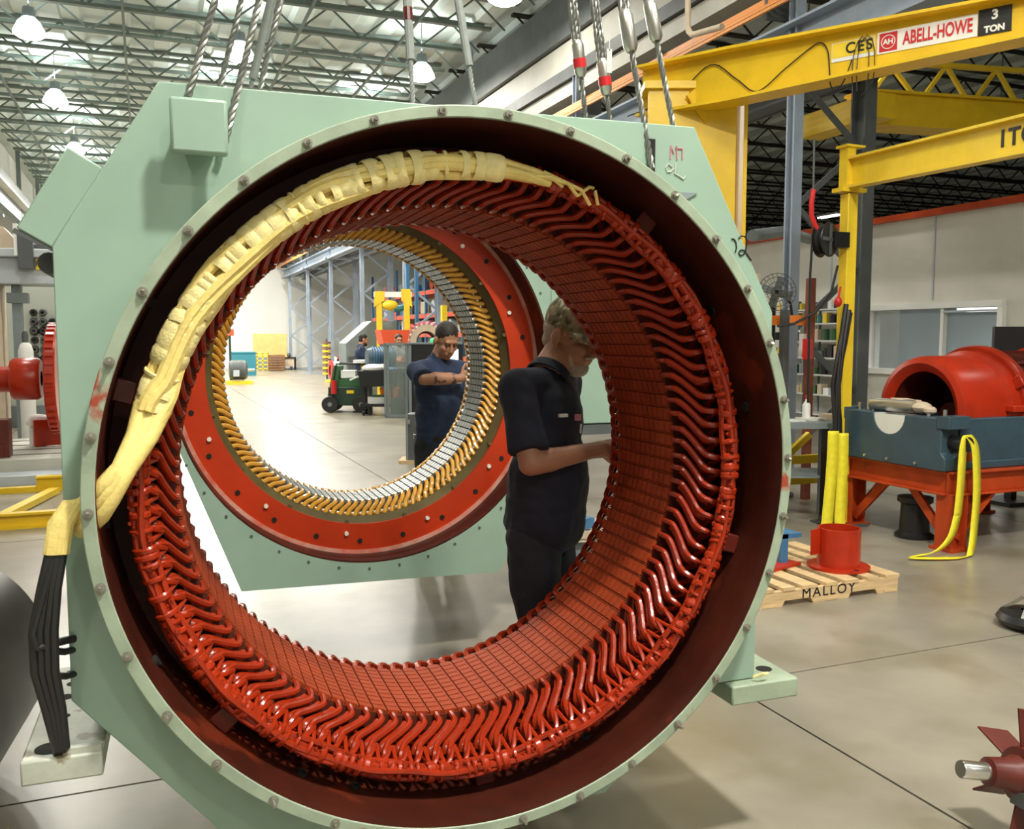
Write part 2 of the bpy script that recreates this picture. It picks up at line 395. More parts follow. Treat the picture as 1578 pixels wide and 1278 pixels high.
# left runway and the white panels above it
run('left_runway_beam', -4.0, 18, 50.5, 6.50, .34, .42, 'steel_dark', 'dark crane runway beam along the left side of the hall', 'beam')
run('left_runway_flange', -3.9, 18, 50.5, 6.24, .44, .08, 'beige_steel', 'pale lower flange strip of the left crane runway', 'flange')
run('left_lower_girder', -4.05, 18, 50.5, 5.95, .2, .42, 'steel_mid', 'grey girder under the pale strip of the left runway', 'girder')
for k in range(6):
    y = 21.3 + 5.2 * k
    struct('wall_left_panel', MB().box((-4.35, y, 7.4), (.12, 4.6, 1.5)), 'white_wall')
# high-bay lamps
def lamp(x, y, pw, first=[None]):
    if first[0] is None:
        t = thing('high_bay_lamp', 'round white high-bay lamp glowing under the main hall roof', 'lamp', (x, y, 7.2), 0, 'high-bay lamps over the hall')
        link('ballast', MB().lathe([(.02, .50), (.10, .48), (.12, .32), (.11, .30), (.001, .30)], 20), 'steel_mid', t); link('bowl', MB().lathe([(.11, .30), (.19, .22), (.27, .06), (.28, .0), (.25, .0), (.17, .19), (.10, .27)], 28, closed=True), 'bowl', t)
        link('lens', MB().lathe([(.001, .012), (.24, .012), (.24, -.02), (.20, -.05), (.001, -.07)], 24), 'lens', t)
        link('hanger', MB().cyl((0, 0, .48), (0, 0, 1.21), .012, n=6), 'steel_dark', t)
        first[0] = t
    else: t = dup(first[0], (x, y, 7.2))
    for nm, e, z, rx in (('down_light', LAMP_W * pw, -.09, 0), ('up_light', LAMP_W * pw * .13, .55, PI)):  # up_light: added above each lamp to brighten the roof deck
        l = bpy.data.lights.new(nm, 'AREA'); l.shape = 'DISK'; l.size = .5; l.energy = e; l.color = (1., .955, .86) if rx == 0 else (.93, 1., .96)
        lo = bpy.data.objects.new(nm, l); COL.objects.link(lo); lo.location = (x, y, 7.2 + z); lo.rotation_euler = (rx, 0, 0)
    return t
rowname = {-1.8: 'left', 1.92: 'middle', 5.66: 'right'}
yname = {14.4: 'nearest one in view', 19.25: 'second from us', 24.5: 'third from us', 30.8: 'fourth from us', 37.0: 'fifth from us', 43.5: 'farthest one'}
power = {-10.2: .3, -5.3: .75, -.4: 3.0, 4.5: .40, 9.4: .34, 14.4: .75, 19.25: 1.7, 24.5: 2.3, 30.8: 3.0, 37.0: 4., 43.5: 4.}     # uneven row powers, set to shape the light on stators and floor
for y in power:
    for x in (-1.8, 1.92, 5.66):
        t = lamp(x, y, power[y] * ({-1.8: .30, 1.92: 1.6, 5.66: .40}[x] if y < 12 else 1.))
        if y in yname: t['label'] = 'round high-bay lamp in the %s row under the hall roof, %s' % (rowname[x], yname[y])
def tube_lamp(x, y, z, label, pw=.45):
    t = thing('strip_light', label, 'lamp', (x, y, z), 0, 'strip lights in the right bay')
    link('housing', MB().box((0, 0, .04), (.35, 1.25, .08)), 'white', t)
    for s in (-1, 1): link('hanger', MB().cyl((0, .4 * s, .06), (0, .4 * s, 8.4 - z), .01, n=6), 'steel_dark', t)
    for s in (-1, 1): link('tube', MB().cyl((.09 * s, -.6, -.03), (.09 * s, .6, -.03), .03, n=8), 'tube_lens', t)
    l = bpy.data.lights.new('strip_light_source', 'AREA'); l.shape = 'RECTANGLE'; l.size = .35; l.size_y = 1.2; l.energy = LAMP_W * pw; l.color = (1., .96, .88)
    lo = bpy.data.objects.new('light_source', l); COL.objects.link(lo); lo.parent = t; lo.location = (0, 0, -.08)
tube_lamp(17.5, 14.5, 5.6, 'white strip light hanging in the right bay below the one ton beam')
tube_lamp(13.0, 24.0, 5.6, 'small white strip light far off in right bay beside the hose reel')
tube_lamp(26.0, 30.0, 6.6, 'distant strip light deep inside the right bay')
tube_lamp(11.0, 24.0, 6.0, 'small distant strip light left of the dark laced column leg')
tube_lamp(10.5, 4.0, 6.5, 'strip light over the red motor stand, above the frame', .22)
tube_lamp(10.2, 12.0, 6.5, 'strip light high over the office partition wall')
tube_lamp(-8.5, 13.0, 6.5, 'strip light over the large lathe in the left bay')
tube_lamp(-8.5, 22.0, 6.5, 'strip light over the tool board in the left bay')
tube_lamp(11.5, 33.0, 6.5, 'strip light over the orange pallet racks')
tube_lamp(11.5, 42.0, 6.5, 'strip light at the far end of the right bay')
# office partition with window
zt = 3.56
pw = MB()
pw.box((11.6, 14.9, zt / 2), (.16, 5.5, zt)); pw.box((11.6, 10.9, .55), (.16, 2.5, 1.1)); pw.box((11.6, 10.9, 2.86), (.16, 2.5, 1.4)); pw.box((11.6, 6.8, zt / 2), (.16, 5.7, zt))
struct('wall_office', pw, 'office_wall')
struct('wall_office_return', MB().box((16.8, 17.6, zt / 2), (10.2, .16, zt)), 'office_wall')
struct('trim_1', MB().box((11.55, 10.8, zt + .05), (.26, 13.6, .10)), 'orange_red')
for y in (13.2, 9.0, 10.9): struct('trim_2', MB().box((11.515, y, 2.9), (.02, .03, 1.3)), 'pale_mach')
wf = MB()
for z in (1.1, 2.16): wf.box((11.5, 10.9, z), (.14, 2.66, .09))
for y in (9.6, 12.2): wf.box((11.5, y, 1.63), (.13, .09, 1.0))
wf.box((11.52, 10.66, 1.63), (.1, .06, 1.05))
w1 = struct('window_1', wf, 'white')
link('pane', MB().box((11.56, 11.42, 1.63), (.012, 1.46, 1.0)), 'glass', w1); link('pane', MB().box((11.56, 10.14, 1.63), (.012, .98, 1.0)), 'glass', w1)
link('frame_bead', MB().box((11.47, 10.14, 2.06), (.04, .98, .03)), 'pale_mach', w1)
struct('office_back_wall', MB().box((14.2, 11.0, zt / 2), (.1, 6.4, zt)), 'office')
t = thing('office_shelf', 'shelf unit with papers behind the office window, right pane', 'shelf', (13.6, 9.6, 0))
link('frame', MB().box((0, 0, 1.0), (.5, 1.3, .04)).box((0, 0, 1.45), (.5, 1.3, .04)).box((0, 0, 1.85), (.5, 1.3, .04)).box((0, .65, 1.0), (.5, .04, 2.0)).box((0, -.65, 1.0), (.5, .04, 2.0)), 'steel_mid', t)
for k, (y, z) in enumerate(((.3, 1.58), (-.2, 1.58), (.25, 1.95), (-.3, 1.13))):
    tag(link('paper_stack', MB().box((13.5, 9.6 + y, z), (.3, .36, .2)), 'paper'), ('white paper stack on the middle office shelf, left side', 'white paper stack on the middle office shelf, right side', 'white paper stack on the top office shelf', 'white paper stack on the low office shelf')[k], 'paper', 'papers on the office shelf')
tag(link('notice', MB().box((11.44, 12.62, 1.35), (.015, .35, .5)), 'paper'), 'pale notice sheet fixed to the wall left of the office window', 'notice')
t = thing('office_glare_strip', 'white glowing strip added inside the office, imitating a reflection in its window', 'lamp', (12.8, 11.0, 2.12)); link('lens', MB().box((0, 0, 0), (.3, .9, .06)), 'tube_lens', t); link('hanger', MB().cyl((0, 0, .03), (0, 0, 1.4), .01, n=6), 'steel_dark', t)  # glowing strip added in place of a bright reflection on the pane
l = bpy.data.lights.new('office_fill', 'AREA'); l.shape = 'RECTANGLE'; l.size = .3; l.size_y = .9; l.energy = 45; lo = bpy.data.objects.new('office_fill', l); COL.objects.link(lo); lo.location = (12.8, 11.0, 2.07)  # unseen area light added to brighten the office interior
# ================================================================ the two stators
RZ = R(-2.036)
def pol(r, deg, d): a = R(deg); return (r * math.sin(a), d, r * math.cos(a))      # clockwise from the top, seen from the front
# ---- front stator
A = thing('stator', 'large grey-green stator frame with a red varnished winding, hung closest to us', 'stator', (.8124, 2.2132, .2967), RZ)
ZC = (0, 0, .99)
oct1 = [(-.77, .985), (.69, .99), (.975, .455), (.975, -.30), (.71, -.74), (.42, -.985), (-.60, -.985), (-1.012, -.50), (-1.012, .59)]
link('frame_body', MB().holed(oct1, .945, .13, .78), 'green', A, ZC, bevel=.006)
fl1 = link('flange', MB().lathe([(.9625, 0), (.9625, .14), (.931, .14), (.931, 0)], 160, 'Y', closed=True), 'flange', A, ZC, bevel=.003)
for i in range(34):
    a = 360 * i / 34 + 4
    m = MB(); m.cyl((0, -.010, 0), (0, .0, 0), .0095, n=6); m.cyl((0, -.003, 0), (0, .001, 0), .0125, n=10); m.cyl((0, -.012 - .022 * random.random(), 0), (.003, -.010, 0), .0048, n=6)
    link('bolt', m, 'bolt', fl1, pol(.947, a, 0), (0, R(a), 0))
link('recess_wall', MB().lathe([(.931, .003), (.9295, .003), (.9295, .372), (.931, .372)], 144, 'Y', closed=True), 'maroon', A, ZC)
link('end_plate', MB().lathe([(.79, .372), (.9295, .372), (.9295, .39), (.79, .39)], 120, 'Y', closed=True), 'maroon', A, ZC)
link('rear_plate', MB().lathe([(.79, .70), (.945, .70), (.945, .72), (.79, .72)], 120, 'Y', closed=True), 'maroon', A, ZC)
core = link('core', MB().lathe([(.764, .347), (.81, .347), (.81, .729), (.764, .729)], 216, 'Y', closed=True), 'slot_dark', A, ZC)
NS = 108; NP = 11
tooth = MB().box((0, 0, 0), (.0345, .0285, .013)).mesh('tooth_packet', 0); tooth.materials.append(M['red_core'])
wedge_m = MB(); teeth = []
for i in range(NS):
    a = 360 * i / NS
    for j in range(NP): teeth.append((a, .347 + .0347 * (j + .5)))
    wv = MB().box((0, 0, 0), (.0052, .372, .012)); T = Matrix.Rotation(R(a + 180 / NS), 4, 'Y') @ Matrix.Translation((0, .538, .7605)); wedge_m.add([T @ Vector(p) for p in wv.v], wv.f)
link('slot_wedges', wedge_m, 'red_core', core, kind='stuff')
near = sorted(teeth, key=lambda q: abs((q[0] - 152 + 180) % 360 - 180) + .0 * q[1])
for a, d in near[:300]:
    o = bpy.data.objects.new('tooth_packet', tooth); COL.objects.link(o); o.parent = core; o.location = pol(.7575, a, d); o.rotation_euler = (0, R(a), 0)
rest = MB(); src = MB().box((0, 0, 0), (.0345, .0285, .013))
for a, d in near[300:]:
    T = Matrix.Translation(pol(.7575, a, d)) @ Matrix.Rotation(R(a), 4, 'Y'); rest.add([T @ Vector(p) for p in src.v], src.f)
link('tooth_packets', rest, 'red_core', core, kind='stuff')
def coil_mb(pts, w, flat, n=7, seg=3):
    P = [Vector(pol(*p)) for p in pts]; Q = []
    for i in range(len(P) - 1):                      # Catmull-Rom
        p0, p1, p2, p3 = P[max(i - 1, 0)], P[i], P[i + 1], P[min(i + 2, len(P) - 1)]
        for s_ in range(seg):
            t = s_ / seg; Q.append(.5 * ((2 * p1) + (p2 - p0) * t + (2 * p0 - 5 * p1 + 4 * p2 - p3) * t * t + (3 * p1 - p0 - 3 * p2 + p3) * t ** 3))
    Q.append(P[-1]); return MB().tube(Q, w, n, flat=flat)
front_path = [(.762, 0, .36), (.762, 0, .318), (.766, .15, .296), (.776, 1.2, .280), (.793, 3.7, .252), (.802, 5.2, .232), (.810, 5.9, .214), (.822, 6.15, .202), (.834, 6.3, .197), (.846, 6.5, .204), (.851, 7.2, .230), (.847, 9.0, .268), (.838, 12., .315), (.835, 13., .36)]
cm = coil_mb(front_path, .0092, 1.0).mesh('coil'); cm.materials.append(M['red_varnish'])
strip = [(.772, .6, .31), (.783, 1.6, .294), (.799, 4.3, .263), (.812, 6.2, .235), (.832, 6.6, .226)]
sm = coil_mb(strip, .013, .55).mesh('coil_side'); sm.materials.append(M['red_varnish'])
vm = MB(); vm.tube([pol(.806, 5.2, .212), pol(.822, 6.3, .178), pol(.838, 7.4, .160)], .0070, 6); vm.tube([pol(.808, 8.2, .222), pol(.825, 8.0, .180), pol(.838, 7.7, .160)], .0065, 6)
vmesh = vm.mesh('lead_loop'); vmesh.materials.append(M['red_varnish'])
for i in range(NS):
    a = 360 * i / NS
    for nm, me in (('coil', cm), ('coil_side', sm), ('lead_loop', vmesh)):
        if nm == 'lead_loop' and not (125 < (a + 7) % 360 < 300): continue
        o = bpy.data.objects.new(nm, me); COL.objects.link(o); o.parent = A; o.location = ZC; o.rotation_euler = (R(random.uniform(-.15, .15)), R(a + random.uniform(-.25, .25)), 0)
rear_path = [(.762, 0, .715), (.760, 0, .752), (.757, -.4, .772), (.764, -1.8, .79), (.79, -4.5, .82), (.82, -6.5, .85), (.86, -7., .86), (.875, -8, .84), (.86, -11, .78), (.84, -13, .72)]
rm = coil_mb(rear_path, .0105, 1.0, 6, 2).mesh('rear_coil'); rm.materials.append(M['red_varnish'])
for i in range(NS):
    o = bpy.data.objects.new('rear_coil', rm); COL.objects.link(o); o.parent = A; o.location = ZC; o.rotation_euler = (0, R(360 * i / NS), 0)
# binding ring: strands, ties and lumps of varnish round the crown of the winding
br = MB()
def wob(k, a): return .006 * math.sin(a * 9 + k * 2) + .004 * math.sin(a * 23 + k)
for k, (dr, dd, rr) in enumerate(((0, 0, .0105), (.017, .006, .0105), (-.012, .008, .0095), (.004, -.012, .0095), (.024, .016, .009), (.018, -.006, .008))):
    br.tube([pol(.843 + dr + wob(k, R(a)) * .7, a, .150 + dd + wob(k + 3, R(a)) * .6) for a in range(-90, 270, 2)], rr, 7, closed=True, up=(0, 1, 0))
link('binding_ring', br, 'red_varnish', A, ZC)
tie = MB().tube([(.0275 * math.cos(t) + .005, 0, .0215 * math.sin(t)) for t in [2 * PI * i / 14 for i in range(14)]], .0055, 6, closed=True, up=(0, 1, 0)).mesh('binding_tie'); tie.materials.append(M['red_varnish'])
a = 14.
while a < 285:
    o = bpy.data.objects.new('binding_tie', tie); COL.objects.link(o); o.parent = A
    p = pol(.844, a, .153); o.location = (p[0], p[1], p[2] + ZC[2]); s_ = random.uniform(.84, .98); o.scale = (s_, random.uniform(1.0, 2.6), s_)
    # local x = radial, local z = axial, local y = along the ring
    o.rotation_euler = Matrix(((math.sin(R(a)), math.cos(R(a)), 0), (0, 0, 1), (math.cos(R(a)), -math.sin(R(a)), 0))).to_euler()
    o.rotation_euler.rotate_axis('X', random.uniform(-.3, .3)); a += random.choice((1.7, 2.1, 2.6, 3.2, 1.4))
lump = MB()
for i in range(420):
    a = random.uniform(15, 286); r_ = random.uniform(.820, .872); lump.ell(pol(r_, a, random.uniform(.130, .146) + (r_ - .846) ** 2 * 18), [random.uniform(.003, .009)] * 3, 6)
link('varnish_lumps', lump, 'red_varnish', A, ZC, kind='stuff')
# red blocks and dark holes on the recess wall
for a, d in ((-74.3, .21), (-133.2, .2), (107.1, .19), (176, .22), (38, .2)):
    link('support_block', MB().box((0, 0, 0), (.058, .055, .05)), 'red_dark', A, tuple(Vector(pol(.905, a, d)) + Vector(ZC)), (0, R(a), 0), bevel=.004)
for a, d in ((-118, .16), (-95, .2), (-150, .19), (155, .21), (60, .2), (-60, .2), (200, .2), (80, .17)):
    link('vent_hole', MB().cyl((0, 0, -.006), (0, 0, .003), .016, n=14), 'hole', A, tuple(Vector(pol(.9265, a, d)) + Vector(ZC)), (0, R(a), 0))
# lifting lug box, corner plate, feet
lug = MB(); lug.box((-.683, .05, .868), (.128, .03, .128)); lug.cyl((-.683, .06, .87), (-.683, .14, .87), .05, n=24)
link('lifting_lug', lug, 'green', A, ZC, bevel=.008)
nrm = Vector((-.4, 0, .24)).normalized()
cp = MB(); q0 = Vector((-.898, 0, .775)); q1 = Vector((-1.012, 0, .585)); pr = Vector((-.074, 0, .044))
pl = [(q0.x, q0.z), (q0.x + pr.x, q0.z + pr.z), (q1.x + pr.x, q1.z + pr.z), (q1.x, q1.z)]
cp.prism(pl, .132, .62)
link('corner_box', cp, 'green', A, ZC, bevel=.004)
e = MB(); e.bar((q1.x + .01, .15, q1.z - .005), (q1.x + pr.x - .006, .15, q1.z + pr.z - .005), .03, .012); e.cyl((-1.028, .2, .555), (-1.028, .55, .55), .026, n=14); e.cyl((-1.00, .2, .55), (-1.00, .4, .55), .018, n=12)
link('corner_fitting', e, 'steel_dark', A, ZC)
def foot(u0, u1, z, d0, d1, holes):
    f = link('foot', MB().box(((u0 + u1) / 2, (d0 + d1) / 2, z), (abs(u1 - u0), d1 - d0, .062)), 'foot', A, ZC, bevel=.006)
    if u0 > 0: f.data.materials[0] = M['flange']
    for u, d, r in holes: link('bolt_hole', MB().cyl((u, d, z + .026), (u, d, z + .0325), r, n=18), 'hole', f)
    return f
foot(-1.125, -.945, -.655, .10, .76, [(-1.068, .16, .034), (-1.06, .27, .018), (-1.055, .36, .012), (-1.07, .50, .02), (-1.06, .60, .018), (-1.07, .70, .02)])
link('foot_lip', MB().box((-.99, .115, -.617), (.085, .02, .018)), 'foot', A, ZC)
foot(.84, 1.085, -.735, .10, .76, [(1.025, .20, .026), (.99, .36, .022), (1.03, .6, .03)])
link('foot_gusset', MB().prism([(.80, -.70), (.945, -.70), (.945, -.46), (.80, -.56)], .14, .17), 'green', A, ZC)
link('wire_stub', MB().tube([(.93, .12, -.69), (.95, .10, -.675), (.975, .11, -.68)], .005, 6), 'yellow_tape', A, ZC)
# slot where a sling passes through the plate, the small step and the notes in marker
link('sling_slot', MB().box((.548, .128, .885), (.022, .006, .12)), 'hole', A, ZC)
link('plate_notch', MB().prism([(.62, .800), (.70, .800), (.655, .775)], .124, .131), 'steel_mid', A, ZC)
mk = Matrix.Translation((0, 0, .99))
def strokes(name, lines, r, m):
    b = MB()
    for ln in lines: b.tube([(u, .1285, w) for u, w in ln], r, 5)
    return link(name, b, m, A, ZC)
# faded chalk: an M above a rounded scribble; marker: two hand-drawn 2s, the left one cut off by the flange
strokes('chalk_mark', [[(.610, .893), (.612, .930), (.620, .908), (.630, .932), (.633, .893)], [(.634, .925), (.650, .925), (.650, .895)]], .0022, 'pink')
strokes('chalk_mark', [[(.618, .870), (.605, .878), (.596, .868), (.600, .856), (.612, .856), (.622, .868)], [(.628, .884), (.626, .852), (.640, .846), (.655, .838), (.662, .848)]], .0022, 'pale_chalk')
n2 = [(-.016, .026), (-.006, .034), (.006, .033), (.013, .024), (.013, .006), (.010, -.012), (.002, -.022), (-.009, -.024), (-.014, -.016), (-.008, -.008), (.004, -.008), (.014, -.018), (.024, -.030), (.032, -.038)]
strokes('marker_number', [[(.862 + a, .648 + b) for a, b in n2], [(.822, .672), (.830, .672), (.837, .664), (.840, .646), (.836, .632)]], .0022, 'black')
# yellow lead bundle lashed over the winding
key = [(.838, 16, .118, .25), (.836, 11, .114, .5), (.834, 3, .108, .8), (.832, -10, .104, 1.), (.832, -25, .102, 1.05), (.830, -40, .102, 1.1), (.830, -56, .102, 1.1), (.828, -70, .100, 1.05), (.832, -76, .092, 1.05)]
def interp(keys, n):
    out = []
    for i in range(len(keys) - 1):
        for s_ in range(n):
            t = s_ / n; out.append(tuple(keys[i][k] * (1 - t) + keys[i + 1][k] * t for k in range(4)))
    return out + [keys[-1]]
yb = link('lead_bundle', MB(), 'yellow_sleeve', A, ZC); ymb = MB()
ks = interp(key, 5)
for q in range(7):
    th = 2 * PI * q / 7; rr = .027 if q < 6 else 0
    pts = []
    for i, (r_, a, d, s_) in enumerate(ks):
        ph = th + i * .09 + q; jit = .004 * math.sin(i * .8 + q * 2)
        pts.append(pol(r_ + (rr * math.cos(ph) + jit) * s_, a, d + (rr * math.sin(ph)) * s_ * .8))
    ymb.tube(pts, .0148, 8, radii=[.0150 * (.45 + .55 * k[3]) for k in ks], up=(0, 1, 0))
for i, a_end in enumerate((18.5, 22., 25.)):           # loose lacing tails past the thin end
    ymb.tube([pol(.826 + .014 * i, 10 + 2 * i, .108), pol(.846, a_end - 3, .100), pol(.836 - .006 * i, a_end, .112)], .0055, 6)
ymb.tube([pol(.832, 22, .112), pol(.868, 23.5, .112), pol(.874, 24.5, .12)], .005, 6); ymb.tube([pol(.835, 26.5, .112), pol(.868, 24.8, .112)], .005, 6)
yb.data = ymb.mesh('lead_bundle'); yb.data.materials.append(M['yellow_sleeve'])
a = 4.
while a > -76:                                       # tape lashings
    b = .97 if a < -10 else .80
    mbt = MB().tube([(.0430 * b * math.cos(t), 0, .0345 * b * math.sin(t)) for t in [2 * PI * i / 18 for i in range(18)]], .0040, 6, closed=True, flat=random.choice((1.5, 3., 5., 7.)), up=(0, 1, 0))
    o = link('tape_lashing', mbt, 'yellow_tape', yb, pol(.832, a, .103))
    o.rotation_euler = Matrix(((math.sin(R(a)), math.cos(R(a)), 0), (0, 0, 1), (math.cos(R(a)), -math.sin(R(a)), 0))).to_euler(); o.rotation_euler.rotate_axis('X', random.uniform(-.35, .35)); a -= random.uniform(1.6, 3.4)
for q in (0, 2, 4):                                  # three leads fan out to the flange lip
    o_ = (q - 2) * .0135
    pts = [pol(.832 + o_ * .9, -75, .092 + .01 * (q % 2)), pol(.842 + o_ * .6, -80, .070), pol(.872 + o_ * .3, -85, .035 + .006 * (q % 2)), pol(.902 + o_ * .1, -88.3 + o_ * 50, .028), pol(.922, -90.2 + o_ * 62, .030), pol(.945, -91.6 + o_ * 60, .055), pol(.975, -93 + o_ * 50, .09)]
    link('lead', MB().tube([p for p in pts], .0215, 12), 'yellow_sleeve', A, ZC)
for q in range(4):
    o_ = (q - 1.5) * .009
    link('lead_tail', MB().tube([(-.945, .085, -.01 + o_), (-.985 + o_, .062, -.01), (-1.01 + o_, .058, -.05), (-1.022 + o_, .06, -.12)], .0155, 9), 'yellow_sleeve', A, ZC)
    link('black_lead', MB().tube([(-1.022 + o_, .06, -.115), (-1.04 + o_ * 1.2, .058, -.20), (-1.056 + o_ * 1.6, .06, -.30), (-1.058 + o_ * 1.5, .07, -.40), (-1.045 + o_ * 1.2, .09, -.50), (-1.035 + o_ * .7, .10, -.60), (-1.04 + o_ * .5, .12, -.618)], .0115, 8), 'rubber', A, ZC)
link('black_lead', MB().tube([(-1.03, .06, -.12), (-1.055, .05, -.22), (-1.078, .05, -.30), (-1.070, .05, -.335), (-1.045, .07, -.335), (-1.0, .125, -.345)], .0095, 8), 'rubber', A, ZC)
for z in (-.37, -.43): link('black_lead', MB().tube([(-1.045, .09, z + .012), (-1.02, .11, z), (-1.0, .14, z - .006)], .0085, 8), 'rubber', A, ZC)
# ---- second stator behind it
B2 = thing('stator', 'grey-green stator frame with red end ring and gold coils, hanging behind the closest stator', 'stator', (1.0224, 4.3432, .4466), RZ)
ZB = (0, 0, 1.04)
oct2 = [(-.64, 1.0), (.64, 1.0), (.93, .45), (.93, -.52), (.645, -1.035), (-.641, -1.015), (-.93, -.25), (-.93, .5)]
link('frame_body', MB().holed(oct2, .93, .0, .95), 'green', B2, ZB, bevel=.006)
link('side_box', MB().box((1.14, .45, .18), (.44, .9, .92)), 'green', B2, ZB, bevel=.006)
link('side_foot', MB().box((1.16, .45, -.31), (.5, .94, .05)), 'steel_dark', B2, ZB)
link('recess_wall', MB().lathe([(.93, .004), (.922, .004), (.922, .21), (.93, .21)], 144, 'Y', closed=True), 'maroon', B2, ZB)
rp = link('end_ring', MB().lathe([(.772, .185), (.922, .185), (.922, .21), (.772, .21)], 144, 'Y', closed=True), 'red_plate', B2, ZB)
link('ring_edge', MB().lathe([(.904, .172), (.9218, .168), (.9218, .186), (.904, .186)], 144, 'Y', closed=True), 'worn_red', B2, ZB)
for i in range(24):
    a = 15 * i + 3
    link('bolt_hole', MB().cyl((0, -.004, 0), (0, .003, 0), .0125, n=16), 'hole', rp, pol(.858, a, .184))
    if i % 2 == 0: link('cap_bolt', MB().cyl((0, -.014, 0), (0, .0, 0), .0105, n=12), 'white_bolt', rp, pol(.822, a + 5, .185))
link('brown_ring', MB().lathe([(.742, .240), (.775, .200), (.78, .22), (.742, .30)], 120, 'Y', closed=True), 'gold_dark', B2, ZB)
for i in range(16):
    link('ring_stud', MB().cyl((0, -.016, 0), (0, .004, 0), .010, n=8), 'gold_dark', B2, tuple(Vector(pol(.765, 22.5 * i + 8, .207)) + Vector(ZB)))
for i in range(40):
    link('frame_bolt', MB().cyl((0, -.004, 0), (0, .003, 0), .007, n=8), 'steel_dark', B2, tuple(Vector(pol(.958, 9 * i + 2, .0)) + Vector(ZB)))
core2 = link('core', MB().lathe([(.690, .35), (.74, .35), (.74, .62), (.690, .62)], 240, 'Y', closed=True), 'steel_dark', B2, ZB)
NG = 120; tm = MB(); src = MB().box((0, 0, 0), (.0285, .037, .013)); wm = MB()
for i in range(NG):
    for j in range(6):
        T = Matrix.Translation(pol(.6845, 360 * i / NG, .35 + .045 * (j + .5))) @ Matrix.Rotation(R(360 * i / NG), 4, 'Y'); tm.add([T @ Vector(p) for p in src.v], src.f)
link('core_teeth', tm, 'lamination', core2, kind='stuff')
gp = [(.688, 0, .36), (.688, 0, .335), (.692, .3, .318), (.705, 1.6, .300), (.722, 3.2, .288), (.738, 4.0, .276), (.748, 4.2, .270), (.752, 4.6, .285), (.745, 6.0, .31)]
gm = coil_mb(gp, .0112, 1.3, 7).mesh('coil'); gm.materials.append(M['gold'])
gr = coil_mb([(.688, 0, .61), (.686, 0, .64), (.684, -.6, .662), (.692, -2.2, .685), (.72, -4, .71), (.74, -4.4, .72), (.735, -6, .69)], .0095, 1.2, 6, 2).mesh('rear_coil'); gr.materials.append(M['gold'])
for i in range(NG):
    for nm, me in (('coil', gm), ('rear_coil', gr)):
        o = bpy.data.objects.new(nm, me); COL.objects.link(o); o.parent = B2; o.location = ZB; o.rotation_euler = (0, R(360 * i / NG + random.uniform(-.15, .15)), 0)
gb = MB()
for k in range(2): gb.tube([pol(.752 + .006 * k, a, .262 + .01 * k + .002 * math.sin(a)) for a in range(0, 360, 2)], .0055, 6, closed=True, up=(0, 1, 0))
link('binding_cord', gb, 'gold', B2, ZB)
gb = MB().tube([pol(.684 + .004 * math.sin(a * 1.3), a, .668 + .006 * math.sin(a * .9)) for a in range(0, 360, 2)], .007, 6, closed=True, up=(0, 1, 0))
link('rear_binding_cord', gb, 'gold', B2, ZB)
# ---- slings
def L1(u, d, w): return Vector((.8124, 2.2132, 1.2867)) + Matrix.Rotation(RZ, 3, 'Z') @ Vector((u, d, w))
def L2(u, d, w): return Vector((1.0224, 4.3432, 1.4866)) + Matrix.Rotation(RZ, 3, 'Z') @ Vector((u, d, w))
def hook(name, label, p):
    t = thing(name, label, 'hook', p)
    link('block', MB().box((0, 0, .62), (.34, .20, .5)), 'yellow', t, bevel=.03); link('shackle', MB().tube([(0, 0, .36), (0, 0, .2), (.08, 0, .08), (.09, 0, -.02), (0, 0, -.11), (-.09, 0, -.03), (-.10, 0, .03)], .045, 10), 'steel_dark', t)
    for s_ in (-.12, -.04, .04, .12): link('hoist_rope', MB().cyl((s_, 0, .85), (s_, 0, 7.6 - p[2]), .009, n=6), 'rope', t)
H1 = L1(.15, .55, 4.0); hook('crane_hook', 'crane hook block holding the slings of the closest stator', H1)
H2 = L2(.18, .45, 4.2); hook('crane_hook', 'crane hook block holding the slings of the second stator', H2)
def sling(label, anchors, H, ferr, r=.0085, m='rope', grp='lifting slings of the closest stator'):
    t = thing('wire_sling', label, 'sling', anchors[0], 0, grp)
    for k, a in enumerate(anchors):
        a = Vector(a); top = H + Vector((.03 * (k - .5), 0, -.08)); o = Vector(anchors[0])
        link('rope', rope_mb(MB(), a - o, top - o, r), m, t)
        if ferr:
            d = (top - a).normalized(); f = a - o + d * ferr[k]
            link('ferrule', MB().tube([f - d * .06, f - d * .045, f + d * .045, f + d * .06], .02, 12, radii=[.014, .021, .021, .014]), 'steel_bare', t)
            if len(ferr) > 2: link('colour_band', MB().cyl(f - d * .03, f + d * .0, .0225, n=12), 'sign_red', t)
            for s_ in (-1, 1): link('rope_return', rope_mb(MB(), f + d * .05 + Vector((.012 * s_, 0, 0)), f + (top - o - f) * .98, r * .8), m, t)
    return t
sling('steel wire rope sling running up from the square lug on the left plate', [L1(-.705, .10, .945), L1(-.625, .10, .84)], H1, None)
sling('steel wire rope sling with ferrules, leaving the slot in the right plate', [L1(.545, .118, .86), L1(.66, .20, 1.0)], H1, (.40, .32))
sling('steel wire rope sling with red-banded ferrules, behind the top right edge', [L1(.62, .70, 1.0), L1(.715, .70, 1.0)], H1, (.33, .28, 1))
tg = thing('sling_tag', 'pale metal tag hanging from a wire rope sling above the top right edge', 'tag', (1.41, 2.67, 2.55)); link('plate', MB().box((0, 0, 0), (.018, .002, .075)).box((0, 0, .05), (.003, .002, .04)), 'tag', tg)
sling('steel wire rope sling behind the top left edge, with a pale label sleeve', [L1(-.64, .70, 1.0), L1(-.52, .70, 1.0)], H1, None)
